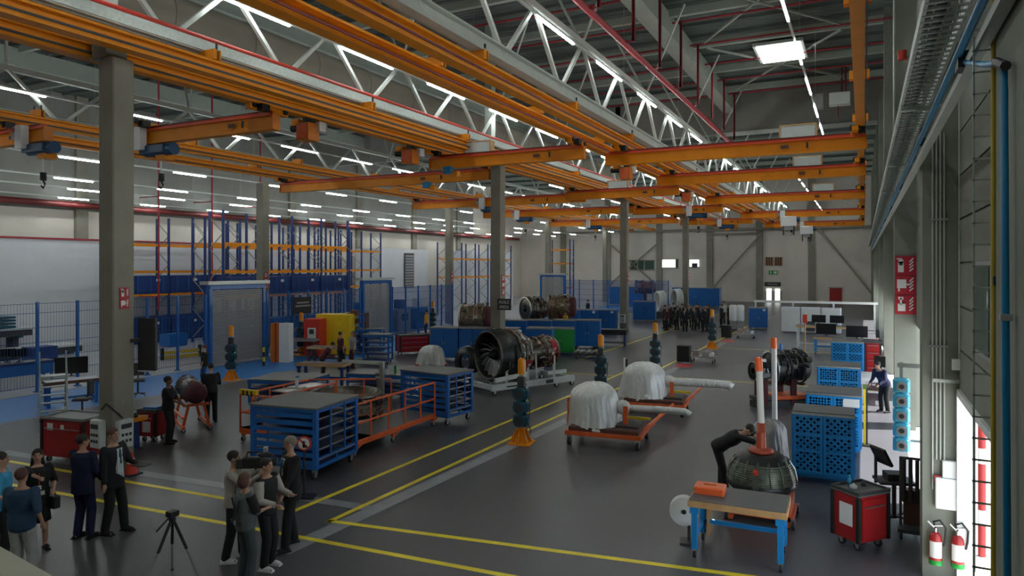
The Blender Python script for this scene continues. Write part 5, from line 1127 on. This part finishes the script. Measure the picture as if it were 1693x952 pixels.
for i, (x, y) in enumerate(((.3, 38.5), (.5, 44), (.55, 31))): chair(['red stool beside the far right tables', 'dark stool at the far white bench end', 'dark stool by the right wall past the third cabinet'][i], (x, y), 1.0+i, 'red' if i == 0 else 'dark')
for i, px in enumerate((1212, 1224)):
    t = thing('silver_cylinder', ['left', 'right'][i]+' tall silver cylinder on a wheeled stand near the far visitors', 'cylinder', (*G(px, 545), 0)); put('cylinder', MB().lathe([(0, .65), (.25, .65), (.28, .75), (.28, 1.75), (.2, 1.85), (0, 1.85)], 'white', 20), t); put('stand', MB().box((0, 0, .3), (.4, .4, .7), 'grey').box((0, 0, .04), (.6, .6, .05), 'orange' if i else 'dark'), t)
for i, (px, py) in enumerate(((1131, 597), (1201, 557))):
    t = thing('black_bin', 'black open bin on the floor '+['near the third hose post', 'near the fourth hose post'][i], 'bin', (*G(px, py), 0)); put('bin', MB().box((0, 0, .38), (.62, .5, .76), 'black', ch=.03), t); put('rim', MB().box((0, 0, .77), (.66, .54, .03), 'dark'), t)
    q = G(px+32, py+2); t = thing('parts_dolly', 'low dolly of pale parts right of the black bin '+['nearer the camera', 'farther from the camera'][i], 'trolley', (*q, 0)); put('deck', MB().box((0, 0, .3), (1.2, .6, .05), 'steel'), t); put('part_block', MB().box((-.35, 0, .45), (.3, .3, .25), 'steel').box((.1, 0, .42), (.3, .3, .2), 'grey').tube((.4, -.15, .42), (.4, .15, .42), .1, 'white'), t, kind='stuff'); caster_part(t, [(-.5, -.25), (.5, -.25), (-.5, .25), (.5, .25)], .08)
# workshop cell between the two shutters
t = thing('yellow_cabinet', 'large yellow cabinet in the work cell between the two shutters', 'cabinet', (*G(556, 585), 0), .3); put('body', MB().box((0, 0, 1.1), (1.9, 1.0, 2.1), 'yellow', ch=.02), t); put('door', MB().box((-.46, -.51, 1.1), (.86, .02, 1.9), 'yellow').box((.46, -.51, 1.1), (.86, .02, 1.9), 'yellow'), t); put('plinth', MB().box((0, 0, .03), (1.8, .9, .06), 'dark'), t)
t = thing('red_dispenser', 'red upright machine with white pictogram left of the yellow cabinet', 'machine', (*G(521, 588), 0), .3); put('body', MB().box((0, 0, 1.0), (.9, .8, 1.9), 'festoon_red', ch=.02), t); put('poster', MB().box((0, -.41, 1.2), (.45, .02, .6), 'white').box((0, -.425, 1.3), (.25, .02, .25), 'dark'), t, kind='stuff')
t = thing('white_gas_cabinet', 'white and orange tall slim cabinet right of the first shutter', 'cabinet', (*G(467, 598), 0), .3); put('body', MB().box((.2, 0, .95), (.5, .5, 1.9), 'white'), t); put('side', MB().box((-.3, 0, .95), (.45, .4, 1.9), 'orange_dark').box((-.25, -.22, 1.0), (.06, .03, 2.0), 'pipe_red'), t)
bench_table('dark work bench left of the red machine in the work cell', G(495, 590), .3, 2.0, .8, .95, 'dark', 'grey', casters=False)
bench_table('wooden topped bench in front of the yellow cabinet', G(540, 600), .2, 1.8, .7, .8, 'dark', 'wood', casters=False)
t = thing('brown_shelf', 'brown shelf unit with boxes right of the yellow cabinet', 'shelf', (*G(592, 584), 0), .3); put('frame', MB().box((-.5, 0, 1.1), (.06, .5, 2.2), 'hair_brown').box((.5, 0, 1.1), (.06, .5, 2.2), 'hair_brown'), t)
for i in range(5): put('board', MB().box((0, 0, .3+i*.45), (1.0, .5, .04), 'maroon'), t); put('content_box', MB().box((-.2, 0, .42+i*.45), (.4, .4, .2), 'hair_brown'), t)
t = thing('hanging_sign_board', 'dark hanging sign with two pale bars above the work cell', 'sign', (-26.9, 28.6, 2.6), PI/2); put('board', MB().box((0, 0, 0), (1.3, .06, .9), 'charcoal').box((0, -.04, .15), (.9, .02, .08), 'grey').box((0, -.04, -.02), (1.1, .02, .08), 'grey').box((0, .4, .6), (.06, .7, .06), 'galv') , t)
for i, (px, py) in enumerate(((648, 560), (668, 560), (700, 565), (722, 562))):
    p = G(px, py+8); t = thing('machine_unit', 'blue grey machine behind the second mesh fence, '+nm_[i], 'machine', (-30.5, 37.5+i*2.3, 0)); put('body', MB().box((0, 0, .8), (1.4, 1.6, 1.6), ['wall_white', 'blue_dark', 'shutter', 'blue'][i], ch=.04), t); put('tower', MB().box((0, .3, 1.9), (.6, .5, .7), ['blue', 'grey', 'blue_dark', 'white_paint'][i]), t); put('window', MB().box((.71, 0, 1.0), (.02, .8, .5), 'glass_dark'), t)
for i, y in enumerate((12.5, 15.5, 28, 31)): 
    t = thing('floor_crate', 'blue crate on the pale floor behind the fence, '+['leftmost', 'second from left', 'behind the open cell', 'farthest'][i], 'crate', (-36.3, y+5 if i < 2 else y, 0)); put('body', MB().box((0, 0, .4), (.9, 1.2, .7), 'blue_dark' if i % 2 else 'blue'), t); put('foot', MB().box((0, 0, .03), (.8, 1.1, .06), 'dark'), t)
t = bench_table('dark work bench behind the work cell fence, left of the red machine', (-30.5, 31.5), PI/2, 3.0, .9, .95, 'dark', 'grey', casters=False)
# ---------------- people ----------------
def at(px, py): return G(px, py)
# face 0 looks along +Y (away from the camera), PI looks back at it
t, J, H = person('person in bright blue shirt cut by the left photo edge, seen from behind', at(2, 935), -.6, 1.78, top=('sky', 'short'), legs='black_cloth', hands=((-.2, .25, 1.0), (.25, .2, 1.05)))
t, J, H = person('person with long dark hair in a patterned black dress pointing to the right', at(62, 908), -1.9, 1.66, look=-.2, top=('black_cloth', 'short'), legs='black_cloth', skirt=True, hairstyle='long', female=True, hands=((-.2, .2, 1.05), (.05, .72, 1.38)), poles=((-.5, -1, -.2), (.6, -.2, -.6)))
put('badge', MB().box((.02, .15, 1.12), (.1, .01, .07), 'white').box((-.04, .15, 1.02), (.08, .01, .07), 'white').box((0, .14, 1.22), (.012, .012, .3), 'festoon_red'), t, kind='stuff')
h = thing('handbag', 'small black handbag held by the person in the patterned dress', 'bag', (*at(86, 905), .78)); put('bag', MB().box((0, 0, 0), (.3, .12, .2), 'black', ch=.02), h); put('handle', MB().path([(-.1, 0, .1), (-.06, 0, .22), (.06, 0, .22), (.1, 0, .1)], .01, 'black'), h)
t, J, H = person('person in dark blue polo and white trousers seen from behind at the lower left', at(36, 972), .5, 1.75, top=('polo', 'short'), legs='cream', hair='hair_brown', hands=((-.22, .2, .95), (.3, .0, .95)))
t, J, H = person('person in a navy suit seen from behind beside the one with the tablet', at(137, 890), .25, 1.80, look=-.5, top=('navy', 'jacket'), legs='navy', hands=((-.2, .18, .9), (.2, .2, .95)), extra='plain')
t, J, H = person('person in dark suit and teal tie holding a dark tablet', at(187, 880), -1.35, 1.84, top=('suit', 'jacket'), legs='black_cloth', hair='hair_brown', hands=((-.2, .3, 1.12), (.24, .05, .85)), feet=((-.12, .12), (.12, -.05)), extra='open')
h = thing('tablet', 'dark tablet held out flat by the person in dark suit and teal tie', 'tablet', (0, 0, 0)); hp = Vector(at(187, 880)).to_3d()+Matrix.Rotation(-1.35, 3, 'Z') @ Vector((-.14, .47, 1.19)); h.location = hp; h.rotation_euler = (0, 0, -1.35); put('slab', MB().box((0, 0, 0), (.2, .28, .015), 'black'), h)
# the interview
t, J, H = person('camera operator in a striped pale shirt shouldering a video camera', at(387, 925), -1.0, 1.74, look=.1, top=('stripe', 'long'), legs='black_cloth', shoes='white', hands=((-.12, .38, 1.42), (.12, .42, 1.38)), poles=((-.6, 0, -1), (.6, 0, -1)), feet=((-.13, .1), (.12, -.1)))
p = Vector(at(387, 925)).to_3d()
h = thing('video_camera', 'black shoulder video camera with fluffy microphone held by the striped operator', 'camera', (p.x+.28, p.y+.15, 1.56), -1.0)
put('body', MB().box((0, 0, 0), (.13, .36, .17), 'black', ch=.02).box((0, -.22, -.02), (.11, .1, .14), 'charcoal'), h); put('lens', MB().tube((0, .18, 0), (0, .32, 0), .05, 'black', n=14).tube((0, .3, 0), (0, .36, 0), .065, 'charcoal', n=14), h); put('microphone', MB().ball((.08, .2, .13), (.045, .13, .045), 'charcoal'), h); put('top_handle', MB().path([(0, -.12, .08), (0, -.1, .16), (0, .1, .16), (0, .12, .08)], .014, 'black'), h); put('light', MB().box((0, .18, .2), (.1, .06, .07), 'grey'), h)
t, J, H = person('person with brown bob hair in grey vest and harness seen from behind', at(405, 962), -.25, 1.62, top=('vest', 'short'), legs='trouser', hair='hair_brown', hairstyle='bob', female=True, hands=((-.14, .3, 1.15), (.14, .32, 1.15)))
put('harness', MB().bar((-.12, -.16, 1.38), (.1, -.16, 1.0), .012, .04, 'charcoal').bar((.12, -.16, 1.38), (-.1, -.16, 1.0), .012, .04, 'charcoal').box((0, -.15, 1.0), (.34, .03, .05), 'charcoal').box((0, -.17, 1.0), (.06, .02, .06), 'grey'), t, kind='stuff')
put('sleeves', MB().tube(J[-1][3]*.92/.92, J[-1][4], .084, 'black_cloth', .072).tube(J[1][3], J[1][4], .084, 'black_cloth', .072), t)
t, J, H = person('person in pale striped sleeve and black trousers behind the grey haired speaker', at(441, 938), -1.4, 1.70, top=('black_cloth', 'short'), legs='black_cloth', shoes='white', hair='hair_dark', hands=((-.2, .3, 1.15), (.2, .3, 1.1)))
put('sleeves', MB().tube(J[-1][3], J[-1][4], .084, 'stripe', .072).tube(J[1][3], J[1][4], .084, 'stripe', .072).tube(J[-1][4], J[-1][5], .066, 'stripe', .05).tube(J[1][4], J[1][5], .066, 'stripe', .05), t, kind='stuff')
t, J, H = person('grey haired person in a dark suit speaking to the camera crew', at(481, 905), 2.75, 1.86, look=-.5, nod=.15, top=('black_cloth', 'jacket'), legs='black_cloth', hair='hair_grey', hands=((-.22, .25, .88), (.22, .1, .85)), feet=((-.12, .15), (.14, -.12)))
p = Vector(at(445, 938)).to_3d()
h = thing('monopod', 'thin black monopod standing between the interview crew', 'stand', (p.x-.25, p.y-.25, 0)); put('pole', MB().tube((0, 0, .02), (0, 0, 1.15), .016, 'black').tube((0, 0, 0), (0, 0, .03), .05, 'rubber'), h)
h = thing('tripod', 'black camera tripod standing alone at the bottom of the picture', 'tripod', (*at(285, 962), 0))
put('head', MB().box((0, 0, 1.02), (.12, .14, .08), 'black').tube((0, 0, .88), (0, 0, 1.0), .04, 'charcoal').ball((0, 0, .93), .05, 'charcoal').bar((0, -.05, .98), (.05, -.3, .86), .02, .02, 'black'), h)
for i in range(3): a = 2*PI*i/3+.4; put('leg', MB().tube((.03*math.cos(a), .03*math.sin(a), .9), (.22*math.cos(a), .22*math.sin(a), .5), .022, 'black').tube((.22*math.cos(a), .22*math.sin(a), .5), (.44*math.cos(a), .44*math.sin(a), .02), .014, 'grey').ball((.44*math.cos(a), .44*math.sin(a), .02), .022, 'rubber', 6, 4), h)
# mechanics
person('mechanic in black with yellow gloves standing at the small red cart', at(278, 733), -1.0, 1.78, look=.3, top=('black_cloth', 'short'), legs='black_cloth', skin='skin_dark', hands=((-.16, .32, 1.0), (.1, .36, 1.05)), vox=.02)
person('mechanic in black bending over the red covered end of the engine module', at(349, 698), .9, 1.76, lean=.25, nod=.3, top=('black_cloth', 'short'), legs='black_cloth', hands=((-.15, .4, 1.05), (.15, .42, 1.08)), vox=.02)
person('mechanic in black bending deep over the ribbed compressor casing', at(1196, 815), -1.4, 1.80, lean=1.0, hips=(0, -.12, .93), nod=.5, top=('black_cloth', 'short'), legs='black_cloth', hands=((-.1, .72, 1.05), (.12, .66, 1.0)), feet=((-.1, -.05), (.1, .05)), vox=.015, poles=((-.8, 0, .5), (.8, 0, .5)))
person('mechanic in dark clothes leaning on the dark low bench beside the yellow cabinet', at(532, 628), -.8, 1.7, lean=.7, nod=.2, top=('maroon', 'long'), legs='black_cloth', hands=((-.2, .55, 1.0), (.2, .55, 1.0)), vox=.022)
person('person in dark red shirt near the tall blue shelf cart', at(563, 610), -.5, 1.7, top=('maroon', 'short'), legs='black_cloth', vox=.022)
person('person in pale top with dark apron just left of the second shutter', at(583, 608), 2.6, 1.7, top=('cream', 'short'), legs='maroon', hair='hair_grey', vox=.022)
person('mechanic in black sitting height at the grey bench behind the first hose post', at(338, 640), 2.2, 1.65, top=('black_cloth', 'short'), legs='blue_dark', hair='hair_brown', vox=.022)
person('person in dark clothes bent over the white table by the right wall', (.62, 25.6), 2.4, 1.72, lean=.5, top=('navy', 'long'), legs='black_cloth', hands=((-.2, .5, .95), (.2, .45, .95)), vox=.022)
person('mechanic with orange vest at the hose post beyond the second shutter', (-26.2, 39.5), 2.0, 1.75, top=('hiviz', 'short'), legs='navy', vox=.022)
person('person in navy at the benches behind the third blue row', at(972, 530), 2.4, 1.8, top=('navy', 'long'), legs='navy', vox=.024)
person('person in yellow vest beside the gold brown engine case of the second row', at(935, 560), 2.4, 1.8, top=('yellow', 'short'), legs='navy', vox=.024)
# visitors far away: four built, the others copied
V = []
for i, (k, hr, hd) in enumerate((('suit', 'hair_dark', None), ('black_cloth', 'hair_grey', ((-.1, .15, .95), (.1, .15, .95))), ('charcoal', 'hair_brown', None), ('suit', 'hair_dark', ((-.2, .35, 1.2), (.25, .05, .8))))):
    V.append(person('x', (0, 0, 0), 0, 1.78, top=(k, 'jacket'), legs='black_cloth', hair=hr, hands=hd, vox=.026, extra=None, group='dark suited visitors in the far group', feet=((-.12, .1), (.12, -.1)) if i % 2 else None)[0])
spots = [(1099, 543, 2.0), (1107, 541, -1), (1120, 545, 2.6), (1128, 540, 3.0), (1133, 548, 2.9), (1139, 542, 3.3), (1147, 546, -2.5), (1152, 539, 2.2), (1158, 544, 3.6), (1166, 548, 1.4), (1170, 541, 1.0), (1113, 538, 3), (1193, 541, 1.6), (1205, 539, 2)]
for i, (px, py, a) in enumerate(spots):
    o = V[i] if i < 4 else copy_tree(V[i % 4])
    x, y = at(px, py); o.location = (x, y, 0); o.rotation_euler = (0, 0, a); o['label'] = 'dark suited visitor standing in the far group between the aisles'
person('visitor in maroon jacket at the left side of the far group', at(1103, 546), 2.4, 1.7, top=('maroon', 'long'), legs='black_cloth', hair='hair_grey', vox=.026)
person('bare headed person in white shirt right of the far visitors by the wall', at(1196, 535), 2.6, 1.85, top=('shirt', 'short'), legs='black_cloth', vox=.026)
